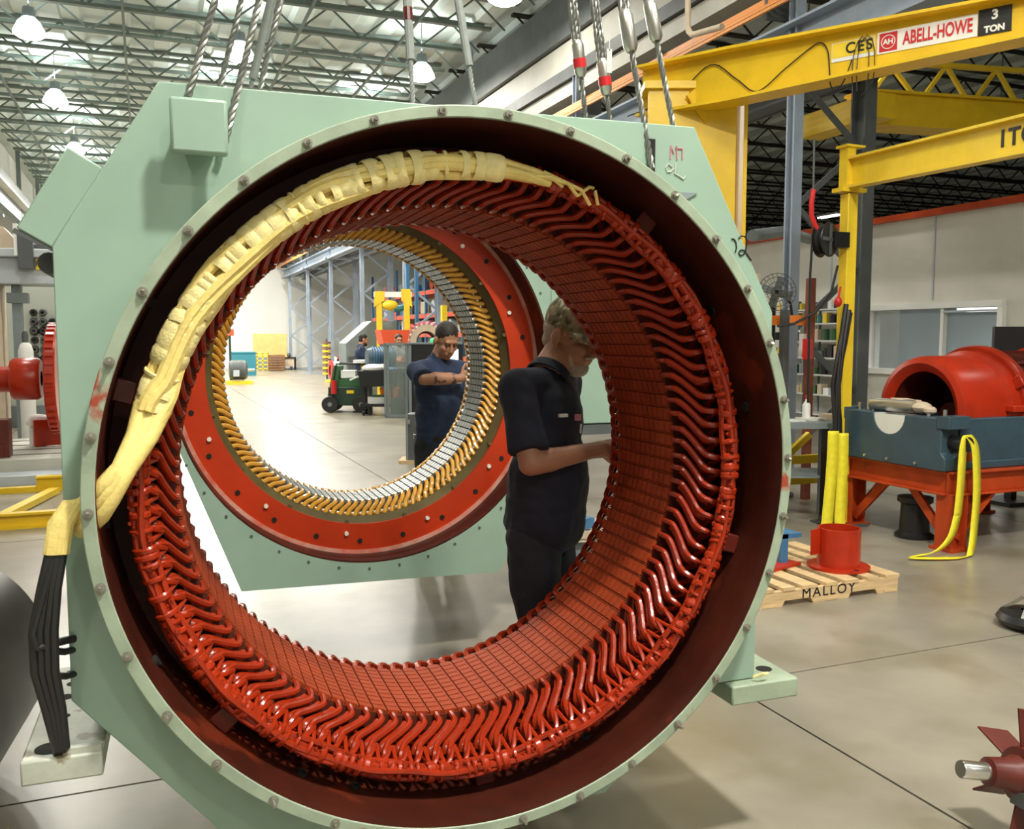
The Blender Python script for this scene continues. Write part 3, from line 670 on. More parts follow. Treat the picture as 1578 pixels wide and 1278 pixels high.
def soft(label, a, H, fr):
    t = thing('sleeved_sling', label, 'sling', a, 0, 'sleeved slings of the second stator'); a = Vector(a); e = H - a
    link('sling_rope', rope_mb(MB(), Vector((0, 0, 0)), e, .012), 'sleeve_grey', t); link('cover', MB().cyl(e * .18, e * .5, .022, n=10), 'sleeve_grey', t); link('colour_band', MB().cyl(e * fr, e * (fr + .02), .024, n=10), 'red_dark' if fr < .4 else 'tag', t)
    link('shackle', MB().tube([e * .02 + Vector((.03 * math.cos(q), 0, .05 * math.sin(q))) for q in [2 * PI * i / 12 for i in range(12)]], .01, 6, closed=True, up=(0, 1, 0)), 'steel_bare', t)
soft('grey sleeved sling with a red band, left one above the second stator', L2(.25, .10, .97), H2, .24)
soft('grey sleeved sling with a pale band, rising at the right above the second stator', L2(.62, .10, .97), H2, .42)
soft('grey sleeved sling farther left above the second stator, half hidden by the top edge', L2(-.58, .10, .97), H2, .44)
soft('grey sleeved sling from the second stator behind the leftmost wire rope', L2(-.62, .85, .97), H2, .46)
# ================================================================ people (each built facing +Y, right hand at +X)
def hand_solids(mb, wrist, aim, palm, curl, s=1., thumb_side=1):
    f = Vector(aim).normalized(); n = Vector(palm); n = (n - f * n.dot(f)).normalized(); w = f.cross(n) * thumb_side    # w: towards the thumb
    wr = Vector(wrist); k = wr + f * (.085 * s)
    for q in (-.027, -.009, .009, .027): mb.cap(wr + w * (q * .75 * s) + f * .01, k + w * (q * s), .0145 * s, .0125 * s, 8)
    for q, L, c in ((.028, .074, 0), (.0095, .084, .05), (-.0095, .078, .1), (-.028, .060, .16)):
        p = k + w * (q * s); d = f.copy(); a = 0
        for j, fr in enumerate((.45, .32, .23)):
            a += (curl + c) * (.8, 1., .8)[j]; d = f * math.cos(a) + n * math.sin(a); e = p + d * (L * fr * s)
            mb.cap(p, e, (.0098 - .0009 * j) * s, (.0092 - .0011 * j) * s, 7); p = e
    p = wr + w * (.028 * s) + f * (.022 * s); d = (f * .62 + w * .66 + n * .35).normalized(); e = p + d * .040 * s; mb.cap(p, e, .0145 * s, .0115 * s, 8)
    d2 = (f * .85 + w * .18 + n * .5).normalized(); e2 = e + d2 * .032 * s; mb.cap(e, e2, .0108 * s, .0098 * s, 8); mb.cap(e2, e2 + (d2 + n * .25).normalized() * .022 * s, .0095 * s, .0075 * s, 8)
def person(label, loc, rz, J, hs=1., vox=.010, skin='skin', shirt='navy', hair='hair_dark', cap=None, beard=None, trouser='trouser', bulk=1., forearm=None, belt=False):
    """J: joints of the pose; head = (position of head centre, pitch, yaw)."""
    t = thing('person', label, 'person', loc, rz)
    V = Vector; body = MB(); H = V(J['head'][0]); HM = Matrix.Rotation(J['head'][2], 3, 'Z') @ Matrix.Rotation(-J['head'][1], 3, 'X')
    h = lambda x, y, z: H + HM @ V((x * hs, y * hs, z * hs))
    E = lambda c, r: body.ell(h(*c), [k * hs for k in r], 14, HM)
    E((0, -.012, .035), (.074, .094, .092)); E((0, .032, -.045), (.060, .062, .070)); E((0, .066, -.088), (.026, .022, .022)); E((0, .0, -.04), (.062, .07, .06))
    body.cap(h(0, .090, .018), h(0, .108, -.022), .009 * hs, .0145 * hs, 8); body.cap(h(-.038, .080, .038), h(.038, .080, .038), .012 * hs, n=8)
    for s in (-1, 1):
        E((s * .036, .062, -.018), (.026, .026, .022)); body.ell(h(s * .082, -.010, .0), [.013 * hs, .022 * hs, .034 * hs], 10, HM)
        body.ell(h(s * .012, .102, -.026), [.008 * hs] * 3, 8)
    body.cap(h(-.022, .086, -.052), h(.022, .086, -.052), .0085 * hs, n=8); body.cap(h(-.019, .083, -.064), h(.019, .083, -.064), .009 * hs, n=8)
    nk = V(J['neck']); ch = V(J['chest']); pv = V(J['pelvis'])
    body.cap(h(0, -.015, -.04), nk, .060 * hs, .064 * hs)
    body.ell(ch, (.155 * bulk, .105 * bulk, .17), 16); body.ell((ch + pv) / 2, (.14 * bulk, .105 * bulk, .20), 16); body.ell(pv, (.155 * bulk, .11 * bulk, .13), 16)
    sh = MB(); up = (nk - pv).normalized(); tilt = V((0, 0, 1)).rotation_difference(up).to_matrix()
    sh.ell(ch + up * .02, (.185 * bulk, .128 * bulk, .20), 20, tilt); sh.ell((ch * .45 + pv * .55) + V((0, .02, 0)), (.178 * bulk, .138 * bulk, .24), 20, tilt)
    for q in range(5):
        c = (ch * (.5 - q * .15) + pv * (.5 + q * .15)) + V((0, .015, 0)); sh.ell(c, (.182 * bulk, .138 * bulk, .12), 20, tilt)
    sh.cap(nk + up * -.035, nk + (h(0, -.03, -.06) - nk) * .30, .080, .070)
    if J.get('hem'): sh.ell(pv + V((0, .01, J['hem'])), (.185 * bulk, .142 * bulk, .10), 20)
    for s, side in ((1, 'r'), (-1, 'l')):
        a, e, w = [V(J[k + side]) for k in ('sh', 'el', 'wr')]
        body.cap(nk + up * -.06, a, .07, .062); body.cap(a, e, .054, .044); body.cap(e, e * .7 + w * .3, .045, .046); body.cap(e * .7 + w * .3, w, .044, .029)
        body.cap(w, w + (V(J['aim' + side])).normalized() * .02, .029, .028)
        hand_solids(body, w, J['aim' + side], J['palm' + side], J.get('curl' + side, .45), hs * .98, J.get('thumb' + side, 1))
        m = a * .35 + e * .65; sh.cap(nk + up * -.055, a, .082, .066); sh.cap(a, m, .068 * (1 + (bulk - 1) * .5), .070); sh.tube([m - (e - a).normalized() * .06, m + (e - a).normalized() * .055], .074, 14, radii=[.070, .078])
        hp, kn, an = [V(J[k + side]) for k in ('hip', 'knee', 'ank')]
        body.cap(hp, kn, .085, .058); body.cap(kn, an, .056, .040); body.cap(an + V((0, -.03, -.03)), an + V((0, .13, -.045)), .036, .030)
    b = melt('body', body, skin, t, vox * .62, 3)
    cv = h(0, -.02, -.05) - nk; cq = V((0, 0, 1)).rotation_difference(cv).to_matrix(); cl = MB().lathe([(.070, .040), (.074, .042), (.086, .002), (.082, -.004)], 24, closed=True)
    o = link('collar', MB().add([nk + cq @ V((p[0], p[1] * 1.05, p[2] - .034)) for p in cl.v], cl.f), shirt, t)
    melt('shirt', sh, shirt, t, vox, 5, fold=.022)
    tr = MB(); tr.ell(pv + V((0, 0, -.02)), (.172 * bulk, .128 * bulk, .13), 16)
    for side in 'rl':
        hp, kn, an = [V(J[k + side]) for k in ('hip', 'knee', 'ank')]
        tr.cap(hp, kn, .105 * (1 + (bulk - 1) * .6), .080); tr.cap(kn, an + V((0, 0, .02)), .080, .072)
        bt = MB(); bt.cap(an + V((0, -.04, -.035)), an + V((0, .14, -.042)), .046, .042); bt.cap(an + V((0, 0, -.02)), an + V((0, -.01, .06)), .05, .05)
        melt('boot', bt, 'boot', t, .012, 3)
    melt('trousers', tr, trouser, t, vox, 4, fold=.026)
    for s in (-1, 1): link('eye', MB().ell(h(s * .031, .083, .016), [.0105 * hs] * 3, 8), 'eye', t)
    hr = MB()
    if hair == 'hair_grey':
        hr.ell(h(0, -.040, .015), [.077 * hs, .072 * hs, .055 * hs], 16, HM); hr.ell(h(0, -.058, -.03), [.058 * hs, .045 * hs, .04 * hs], 14, HM)
    else:
        hr.ell(h(0, -.024, .055), [.081 * hs, .096 * hs, .085 * hs], 16, HM); hr.ell(h(0, -.045, .0), [.073 * hs, .068 * hs, .07 * hs], 14, HM)
    melt('hair', hr, hair, t, .008, 2)
    if beard:
        bd = MB(); bd.ell(h(0, .048, -.088), [.050 * hs, .050 * hs, .036 * hs], 14, HM)
        for s in (-1, 1): bd.ell(h(s * .044, .030, -.064), [.018 * hs, .036 * hs, .036 * hs], 10, HM)
        bd.cap(h(-.026, .092, -.040), h(.026, .092, -.040), .0075 * hs, n=8)
        melt('beard', bd, beard, t, .006, 2)
    if cap:
        cp_ = MB(); T = HM
        prof = [(.088, .03), (.090, .055), (.086, .085), (.070, .115), (.040, .132), (.002, .137)]
        c2 = MB().lathe([(r * hs, z * hs) for r, z in prof], 24); cp_.add([H + T @ V((p[0] * .95, p[1] * 1.14 - .012 * hs, p[2])) for p in c2.v], c2.f)
        o = link('cap', cp_, cap, t); sd = o.modifiers.new('s', 'SOLIDIFY'); sd.thickness = .004
        bm_ = MB(); P = []
        for i in range(13):
            th = PI * (i / 12); x = .081 * math.cos(th)
            for q in (0, .33, .66, 1.): P.append(h(x * (1 - .10 * q), .072 - .034 * abs(math.cos(th)) ** 2 * 1.2 + q * (.092 * math.sin(th) ** .6 + .004), .047 - .008 * q - .22 * x * x / .081 - .014 * q * q))
        bm_.add(P, [(i * 4 + q, (i + 1) * 4 + q, (i + 1) * 4 + q + 1, i * 4 + q + 1) for i in range(12) for q in range(3)])
        o = link('cap_brim', bm_, cap, t); sd = o.modifiers.new('s', 'SOLIDIFY'); sd.thickness = .005
    return t
# man at the winding, in profile, looking down at the coils
def turn(p, deg): return tuple(Matrix.Rotation(R(deg), 3, 'Z') @ Vector(p))
TW = 26
m1 = person('bearded man in camouflage cap and dark navy shirt working beside the red winding', (1.45, 3.24, 0), R(-102 - TW), dict(
    head=(turn((-.03, .100, 1.665), TW * .8), R(20), R(-19)), neck=turn((0, .015, 1.535), TW), chest=(0, .0, 1.31), pelvis=(0, -.02, .96), hem=-.02,
    shr=(.205, -.065, 1.475), elr=turn((.250, -.115, 1.205), TW), wrr=turn((.17, .165, 1.245), TW), aimr=turn((-.35, .9, .05), TW), palmr=turn((-.5, -.1, -.85), TW), curlr=.62, thumbr=-1,
    shl=(-.20, .03, 1.475), ell=turn((-.245, .06, 1.19), TW), wrl=turn((-.10, .235, 1.20), TW), aiml=turn((.30, .9, .02), TW), palml=turn((.55, 0, -.8), TW), curll=.65, thumbl=1,
    hipr=(.095, -.03, .90), kneer=(.105, -.005, .49), ankr=(.11, -.05, .085), hipl=(-.095, -.02, .90), kneel=(-.105, .03, .49), ankl=(-.11, .0, .085)),
    hs=1.15, skin='skin2', hair='hair_grey', cap='camo', beard='hair_grey', bulk=1.13)
link('name_patch', MB().box((.157, .100, 1.375), (.036, .014, .012), m=Matrix.Rotation(R(-50), 3, 'Z')), 'white', m1)
link('chest_badge', MB().box((.078, .140, 1.362), (.022, .016, .024), m=Matrix.Rotation(R(-22), 3, 'Z')), 'pink', m1); link('pen', MB().cyl((.062, .147, 1.30), (.065, .150, 1.335), .004, n=6), 'white', m1)
# man behind the second stator
m2 = person('dark haired man with inked forearm in navy shirt, standing behind the gold coils', (1.965, 6.32, 0), R(-158), dict(
    head=((.0, .09, 1.635), R(30), R(-14)), neck=(0, .0, 1.50), chest=(0, 0, 1.28), pelvis=(0, -.01, .95),
    shr=(.205, 0, 1.425), elr=(.235, .12, 1.415 - .04), wrr=(-.01, .235, 1.375), aimr=(-.7, .25, .35), palmr=(-.1, -.8, .1), curlr=.25, thumbr=1,
    shl=(-.205, 0, 1.43), ell=(-.27, .05, 1.14), wrl=(-.24, .28, 1.15), aiml=(0, 1, .1), palml=(.5, 0, -.8), curll=.5, thumbl=1,
    hipr=(.095, 0, .90), kneer=(.11, .01, .49), ankr=(.12, -.03, .085), hipl=(-.095, 0, .90), kneel=(-.11, .01, .49), ankl=(-.12, -.03, .085)),
    hs=1.02, skin='skin2', shirt='navy2', hair='hair_dark', bulk=1.08)
link('forearm_tattoo', MB().tube([(.17, .155, 1.375), (.08, .195, 1.375), (.03, .22, 1.375)], .044, 14, radii=[.0478, .0440, .0385]), 'skin_tat', m2)
link('name_patch', MB().box((-.07, .15, 1.34), (.04, .012, .014)), 'white', m2); link('belt', MB().lathe([(.178, -.02), (.182, -.018), (.182, .018), (.178, .02)], 32, 'Z', (0, 0, 0), closed=True), 'black', m2, (0, -.005, .945)); 
std = dict(hipr=(.095, 0, .90), kneer=(.11, .01, .49), ankr=(.12, -.03, .085), hipl=(-.095, 0, .90), kneel=(-.11, .01, .49), ankl=(-.12, -.03, .085))
m3 = person('bearded man in navy shirt raising one hand, beside the blue ribbed motor', (4.60, 20.8, 0), R(-95), dict(std,
    head=((.0, .07, 1.60), R(12), 0), neck=(0, .0, 1.46), chest=(0, 0, 1.25), pelvis=(0, -.01, .93),
    shr=(.20, 0, 1.40), elr=(.24, .10, 1.14), wrr=(.16, .34, 1.30), aimr=(-.2, .7, .6), palmr=(-.6, .1, -.5), thumbr=-1,
    shl=(-.20, 0, 1.40), ell=(-.25, .08, 1.13), wrl=(-.14, .32, 1.2), aiml=(.2, 1, .2), palml=(.5, 0, -.8)), hs=1.1, vox=.018, shirt='navy2', beard='hair_dark', bulk=1.1)
m4 = person('man in grey shirt with folded arms, behind the glass cabinet door', (5.35, 20.2, 0), R(160), dict(std,
    head=((.0, .05, 1.59), R(5), R(20)), neck=(0, .0, 1.46), chest=(0, 0, 1.25), pelvis=(0, -.01, .93),
    shr=(.20, 0, 1.40), elr=(.25, .06, 1.12), wrr=(.02, .22, 1.17), aimr=(-1, .1, .1), palmr=(0, -1, 0), thumbr=1,
    shl=(-.20, 0, 1.40), ell=(-.25, .06, 1.12), wrl=(-.02, .25, 1.13), aiml=(1, .1, .1), palml=(0, -1, 0)), hs=1.1, vox=.018, shirt='grey_cloth', bulk=1.05)
ORD = ['none', 'first', 'second', 'third', 'fourth', 'fifth', 'sixth', 'seventh', 'eighth', 'ninth', 'tenth', 'eleventh', 'twelfth', 'thirteenth', 'fourteenth', 'fifteenth', 'sixteenth', 'seventeenth', 'eighteenth', 'nineteenth', 'twentieth']
# ================================================================ right-hand side
# three ton jib crane
j = thing('jib_crane', 'large yellow three ton jib crane with red and white maker sign on its beam', 'crane', (4.80, 7.40, 0))
a = R(-22)
Mj = Matrix.Rotation(a, 4, 'Z')
def rj(p): return Mj @ Vector(p)
ml = MB(); ml.box(rj((-.06, -.22, 1.95)), (.80, .035, 3.9), a); ml.box(rj((.43, -.05, 1.95)), (.035, .34, 3.9), a); ml.box(rj((.43, .20, 1.95)), (.22, .03, 3.9), a); ml.box(rj((0, .02, 1.95)), (.05, .45, 3.9), a)
link('mast', ml, 'yellow', j, bevel=.004)
mt = MB(); mt.box(rj((.02, 0, 3.93)), (.98, .55, .06), a); mt.prism([(0, 0), (.25, 0), (0, .3)], 0, .02)
link('mast_head', MB().box(rj((.0, -.02, 3.93)), (1.0, .52, .07), a), 'yellow', j, bevel=.004)
b0 = Vector((-.40, .25, 3.97)); b1 = Vector((1.55, -3.3, 3.95)); d = (b1 - b0).normalized(); sx = d.cross(Vector((0, 0, 1))).normalized()
bm_ = MB()
def sect(p, h0, h1, w, t):      # one station of the tapered beam: top flange, web, bottom flange as outline
    return [p + sx * (w / 2 * x) + Vector((0, 0, z)) for x, z in ((-1, h1), (1, h1), (1, h1 - t), (t / w, h1 - t), (t / w, h0 + t), (1, h0 + t), (1, h0), (-1, h0), (-1, h0 + t), (-t / w, h0 + t), (-t / w, h1 - t), (-1, h1 - t))]
st = [sect(b0, -.26, .20, .26, .025), sect(b0 + d * .9, -.26, .20, .26, .025), sect(b1, -.14, .13, .24, .022)]
P = [p for s_ in st for p in s_]; bm_.add(P, [(i * 12 + q, i * 12 + (q + 1) % 12, (i + 1) * 12 + (q + 1) % 12, (i + 1) * 12 + q) for i in range(2) for q in range(12)] + [tuple(range(12)), tuple(range(24, 36))])
beam = link('beam', bm_, 'yellow', j)
gs = MB()
for q in (.15, .75, 1.15): gs.box(b0 + d * q - sx * .06 + Vector((0, 0, -.03)), (.012, .12, .40), math.atan2(sx.y, sx.x) + PI / 2)
link('stiffener', gs, 'yellow', j)
link('gusset', MB().bar(b0 + d * .55 + Vector((0, 0, -.26)), rj((.2, -.2, 3.9)), .02, .3), 'yellow', j)
# faces of the beam seen from the camera: side -sx
sd_ = -sx if (-sx).dot(Vector((-4.8, -7.4, 0))) > 0 else sx
yd = math.atan2(d.y, d.x)
up_ = Vector((0, 0, 1)); tx = d if sd_.cross(up_).dot(d) < 0 else -d
def face(q, z, off=.018): return b0 + d * q + sd_ * off + Vector((0, 0, z))
FM = Matrix(((tx.x, 0, sd_.x), (tx.y, 0, sd_.y), (tx.z, 1, sd_.z))).to_4x4()
def on_beam(q, z, off=.02): return Matrix.Translation(face(q, z, off)) @ FM
def plate(name, q, z, w, h, m, off=.016): return link(name, MB().add([on_beam(q, z, off) @ Vector(p) for p in MB().box((0, 0, 0), (w, h, .006)).v], MB().box((0, 0, 0), (1, 1, 1)).f), m, j)
plate('ces_sign', 1.95, .0, .34, .15, 'paper'); plate('ces_sign_field', 1.95, .012, .33, .115, 'yellow2', .018)
text('ces_lettering', 'CES', .115, 'black', j, on_beam(2.0, .012, .023), .002, .002, 1., 1.2)
plate('maker_sign', 2.50, .005, .72, .165, 'white'); plate('maker_logo_field', 2.225, .005, .135, .14, 'sign_red', .018)
text('maker_lettering', 'ABELL-HOWE', .138, 'sign_red', j, on_beam(2.582, .005, .023), .002, .0025, .585)
ring = MB().lathe([(.048, 0), (.054, 0)], 28); link('logo_ring', MB().add([on_beam(2.225, .005, .024) @ Vector(p) for p in ring.v], ring.f), 'white', j)
text('logo_lettering', 'AH', .055, 'white', j, on_beam(2.225, .005, .024), .001, .002)
plate('capacity_sign', 2.975, .012, .22, .185, 'black'); text('capacity_number', '3', .095, 'white', j, on_beam(2.975, .052, .022), .002, .003); text('capacity_unit', 'TON', .062, 'white', j, on_beam(2.975, -.045, .022), .002, .003)
cb = MB(); pts = []
for q, z in ((-.15, -.22), (.35, -.12), (.7, .10), (.95, -.06), (1.15, -.20), (1.4, -.05), (1.6, .07), (1.69, .10), (1.75, .03), (1.77, -.12), (1.78, -.24), (1.82, -.30), (1.89, -.24), (1.95, -.08)): pts.append(face(q, z, .03))
sm_ = []
for i in range(len(pts) - 1):
    p0, p1, p2, p3 = pts[max(i - 1, 0)], pts[i], pts[i + 1], pts[min(i + 2, len(pts) - 1)]
    for s_ in range(6):
        t_ = s_ / 6; sm_.append(.5 * ((2 * p1) + (p2 - p0) * t_ + (2 * p0 - 5 * p1 + 4 * p2 - p3) * t_ * t_ + (3 * p1 - p0 - 3 * p2 + p3) * t_ ** 3))
link('festoon_cable', cb.tube(sm_ + [pts[-1]], .0055, 6), 'rubber', j)
cb = MB()
for k, (q0, q1, dz) in enumerate(((1.96, 2.09, -.40), (1.995, 2.135, -.34))):
    cb.tube([face(q0 + .01, dz, .05), face(q0, -.2, .045), face(q0 + .005, -.06, .04), face(q0 + .03, .04, .035), face(q0 + .07, .085, .035), face(q1 - .03, .05, .035), face(q1 - .005, -.05, .04), face(q1, -.2, .045), face(q1 - .01, dz + .05, .05), face(q1 - .05, dz + .02, .05)], .004, 6)
link('hanging_cables', cb, 'rubber', j)
# one ton jib crane
j2 = thing('jib_crane', 'slim yellow one ton jib crane with post, beside the black hose reel', 'crane', (5.70, 6.34, 0))
link('post', MB().box((0, 0, 1.45), (.105, .105, 2.9)), 'yellow2', j2, bevel=.006)
link('post_cap', MB().box((0, 0, 2.93), (.26, .14, .035)).box((-.03, 0, 3.12), (.09, .10, .36)).box((0, 0, 3.30), (.2, .14, .02)), 'yellow2', j2)
link('beam', MB().ibeam((0, .05, 3.08), (-.37, -3.1, 2.96), .12, .26, .02), 'yellow2', j2)
link('base_plate', MB().box((0, 0, .01), (.35, .35, .02)), 'steel_dark', j2)
dd = Vector((-.37, -3.15, -.12)).normalized(); sn = Vector((dd.y, -dd.x, 0)).normalized(); 
tm_ = Matrix(((dd.x, 0, sn.x, 0), (dd.y, 0, sn.y, 0), (dd.z, 1, 0, 0), (0, 0, 0, 1)))
p_ = Vector((0, .05, 3.08)) + dd * 1.96 + sn * .014
text('capacity_lettering', '1TON', .165, 'black', j2, Matrix.Translation(p_) @ tm_, .002, .003, 1., 1.1)
# hose reel with its hose
h_ = thing('hose_reel', 'black hose reel fixed to the yellow post of the one ton jib', 'reel', (5.44, 6.33, 2.5))
rx = Matrix.Rotation(R(22), 4, 'Z')
w_ = MB().lathe([(.02, -.05), (.145, -.05), (.15, -.04), (.10, -.03), (.10, .03), (.15, .04), (.145, .05), (.02, .05)], 32, 'Y'); link('drum', MB().add([rx @ Vector(p) for p in w_.v], w_.f), 'black', h_)
link('side_spokes', MB().add([rx @ Vector(p) for p in MB().box((0, -.055, 0), (.26, .012, .03)).box((0, -.055, 0), (.03, .012, .26)).v], MB().box((0, 0, 0), (1, 1, 1)).box((0, 0, 0), (1, 1, 1)).f), 'steel_dark', h_)
link('bracket', MB().box((.13, -.02, 0), (.16, .10, .13)), 'black', h_)
link('wound_hose', MB().lathe([(.10, -.026), (.125, -.02), (.13, 0), (.125, .02), (.10, .026)], 32, 'Y'), 'rubber', h_)
link('red_hose', MB().tube([(-.12, .02, .42), (-.135, .02, .30), (-.13, .02, .20), (-.10, .01, .12), (-.08, 0, .08)], .022, 8), 'sign_red', h_)
link('drop_hose', MB().tube([(-.13, 0, .02), (-.145, 0, -.3), (-.14, 0, -.8), (-.13, 0, -1.4)], .011, 7), 'rubber', h_)
link('feed_pipe', MB().cyl((-.12, .02, .42), (-.10, .05, .85), .010, n=7), 'steel_dark', h_)
link('side_cable', MB().tube([(.12, -.03, -.22), (.04, -.05, -.45), (-.12, -.05, -.62), (-.30, 0, -.72), (-.45, .03, -.74)], .012, 7), 'rubber', h_)
c_ = thing('cable_bundle', 'dark bundle of cables hanging down the one ton jib post', 'cables', (5.66, 6.27, 0))
for k, (dx, z1, r_) in enumerate(((-.11, 1.95, .022), (-.08, 1.9, .025), (-.12, 1.85, .018), (-.06, 1.88, .02))):
    link('cable', MB().tube([(dx + .09, 0, z1), (dx + .03, -.01, 1.6), (dx - .02 * k, -.02, 1.25), (dx + .01, 0, .95), (dx + .02, 0, .75)], r_, 8), 'rubber', c_)
tag(link('pull_handle', MB().ell((5.55, 6.27, 1.97), (.035, .035, .045), 12).cyl((5.55, 6.27, 2.0), (5.60, 6.30, 2.10), .01, n=6), 'sign_red'), 'small red handle beside the yellow one ton jib post', 'handle')
# machine on the orange stand
s_ = thing('machine_stand', 'orange-red steel stand with braced legs under the blue machine base', 'stand', (7.0, 5.78, 0))
X0, X1, Y0, Y1 = -1.26, 1.5, -.56, .56
fr = MB(); z = .53
for y in (Y0, Y1): fr.ibeam((X0, y, z), (X1, y, z), .12, .19, .016)
for x in (X0 + .03, 0, X1 - .03): fr.ibeam((x, Y0, z), (x, Y1, z), .12, .188, .016)
link('top_frame', fr, 'orange_red', s_, bevel=.003)
for x in (X0 + .08, .35, X1 - .08):
    for y in (Y0 + .02, Y1 - .02):
        l = link('leg', MB().ibeam((x, y, .02), (x, y, .44), .16, .16, .014, up=(1, 0, 0)), 'orange_red', s_); link('foot_plate', MB().box((x, y, .012), (.22, .22, .024)), 'orange_red', l)
for x, sg in ((X0 + .12, 1), (.30, -1), (.40, 1)):
    for y in (Y0 + .02, Y1 - .02): link('brace', MB().bar((x, y, .08), (x + .38 * sg, y, .44), .07, .03), 'orange_red', s_)
for x in (X0 + .08,):
    for y, sg in ((Y0 + .06, 1), (Y1 - .06, -1)): link('brace', MB().bar((x, y, .08), (x, y + .36 * sg, .44), .03, .07), 'orange_red', s_)
b_ = thing('machine_bedplate', 'dark blue-grey cast machine base lying on the orange stand', 'base', (7.0, 5.78, .628))
bb = MB(); bb.prism([(-.58, 0), (.58, 0), (.58, .10), (.54, .14), (.54, .41), (.17, .41)] + [(.17 * math.cos(t), .41 - .17 * math.sin(t)) for t in [PI * i / 12 for i in range(1, 12)]] + [(-.17, .41), (-.54, .41), (-.54, .14), (-.58, .10)], -1.32, -1.12, 'X')
for y in (-.50, .50): bb.box((.2, y, .20), (2.7, .08, .40))
bb.box((.2, 0, .03), (2.7, 1.1, .06)); bb.box((-.55, 0, .2), (.1, 1.0, .38)); bb.box((1.4, 0, .2), (.1, 1.0, .4))
link('casting', bb, 'blue_base', b_, bevel=.008)
link('bearing_seat', MB().lathe([(.001, -1.315), (.166, -1.315), (.166, -1.13), (.001, -1.13)], 24, 'X', (0, 0, .405), a0=PI, a1=2 * PI, closed=True), 'white', b_)
for y in (-.56, .56): link('corner_lug', MB().box((-1.22, y, .38), (.22, .12, .10)), 'blue_base', b_, bevel=.006); 
for y in (-.46, -.30, .30, .46): link('stud', MB().cyl((-1.2, y, .40), (-1.2, y, .47), .016, n=8), 'steel_bare', b_)
for y, z_ in ((-.30, .035), (0, .035), (.25, .035)): link('bolt', MB().cyl((-1.335, y, z_), (-1.31, y, z_), .012, n=8), 'steel_bare', b_)
link('lifting_pin', MB().cyl((-1.20, -.69, .22), (-1.20, -.5, .22), .058, n=18), 'black', b_)
link('paint_patch', MB().box((-1.10, -.585, .12), (.12, .008, .07), m=Matrix.Rotation(R(25), 3, 'Y')), 'orange_red', b_)
e_ = thing('motor_stator', 'glossy red open-ended motor housing with ribbed body on the blue base', 'motor', (7.0, 5.78, 1.05))
n_ = 56
link('end_bell', MB().lathe([(.33, -.95), (.40, -1.0), (.445, -.985), (.46, -.93), (.46, -.52), (.50, -.50), (.50, -.40), (.33, -.40)], n_, 'X'), 'red_paint', e_)
link('bore', MB().lathe([(.335, -.94), (.325, -.4), (.20, -.38), (.001, -.38)], n_, 'X'), 'red_dark', e_)
link('flange', MB().lathe([(.44, -.42), (.535, -.42), (.545, -.40), (.545, -.33), (.535, -.31), (.44, -.31)], n_, 'X'), 'red_paint', e_)
link('core_body', MB().lathe([(.43, -.32), (.43, .42)], n_, 'X'), 'red_dark', e_)
for k in range(15): link('core_rib', MB().lathe([(.425, -.30 + k * .048), (.475, -.30 + k * .048), (.475, -.272 + k * .048), (.425, -.272 + k * .048)], n_, 'X'), 'red_dark', e_)
for k in range(10): link('tie_bar', MB().box((.05, .482 * math.sin(2 * PI * k / 10), .482 * math.cos(2 * PI * k / 10)), (.76, .03, .03), m=Matrix.Rotation(-2 * PI * k / 10, 3, 'X')), 'red_dark', e_)
link('rear_flange', MB().lathe([(.44, .40), (.545, .40), (.545, .50), (.44, .50)], n_, 'X'), 'red_paint', e_)
link('rear_bell', MB().lathe([(.46, .5), (.46, .95), (.40, 1.0), (.33, 1.0)], n_, 'X'), 'red_paint', e_)
for y in (-1, 1): link('flange_lug', MB().box((-.37, .47 * y, .25), (.16, .10, .10), m=Matrix.Rotation(R(-60 * y), 3, 'X')), 'red_paint', e_, bevel=.01)
for y in (-.48, .48): link('mount_foot', MB().box((-.1, y, .04), (.9, .12, .05)), 'red_paint', e_, bevel=.006)
link('shaft_hub', MB().cyl((-.62, .02, -.06), (-.40, .02, -.06), .12, n=20), 'red_dark', e_)
for k in range(6): link('bore_spoke', MB().bar((-.5, .10 * math.cos(k), -.06 + .10 * math.sin(k)), (-.45, .31 * math.cos(k), .31 * math.sin(k)), .04, .05), 'red_dark', e_)
rl = thing('wrapped_roll', 'silver cylinder tied with rag lying across the blue base end', 'roll', (5.82, 5.95, 1.09)); link('cylinder', MB().cyl((0, .16, 0), (.02, -.30, .01), .055, n=18), 'steel_bare', rl); link('rag', MB().ell((.02, -.36, .005), (.07, .09, .05), 12).ell((.0, -.46, -.01), (.05, .06, .035), 10).tube([(0, -.05, .056), (.02, -.2, .06), (.03, -.34, .05)], .012, 6), 'tan', rl); 
# webbing straps
def ribbon(name, lab, pts, w, side, grp='yellow lifting straps on the stand'):
    o = thing(name, lab, 'strap', pts[0], 0, grp); P0 = Vector(pts[0]); mb = MB(); P = []; sd = Vector(side).normalized(); pp = [Vector(p) - P0 for p in pts]; q = []
    for i in range(len(pp) - 1):
        a_, b__, c__, d__ = pp[max(i - 1, 0)], pp[i], pp[i + 1], pp[min(i + 2, len(pp) - 1)]
        for k in range(5):
            t = k / 5; q.append(.5 * ((2 * b__) + (c__ - a_) * t + (2 * a_ - 5 * b__ + 4 * c__ - d__) * t * t + (3 * b__ - a_ - 3 * c__ + d__) * t ** 3))
    q.append(pp[-1])
    for p in q: P += [p - sd * w / 2, p + sd * w / 2]
    mb.add(P, [(2 * i, 2 * i + 1, 2 * i + 3, 2 * i + 2) for i in range(len(q) - 1)]); ob = link('webbing', mb, 'strap', o); m_ = ob.modifiers.new('s', 'SOLIDIFY'); m_.thickness = .008
    return o
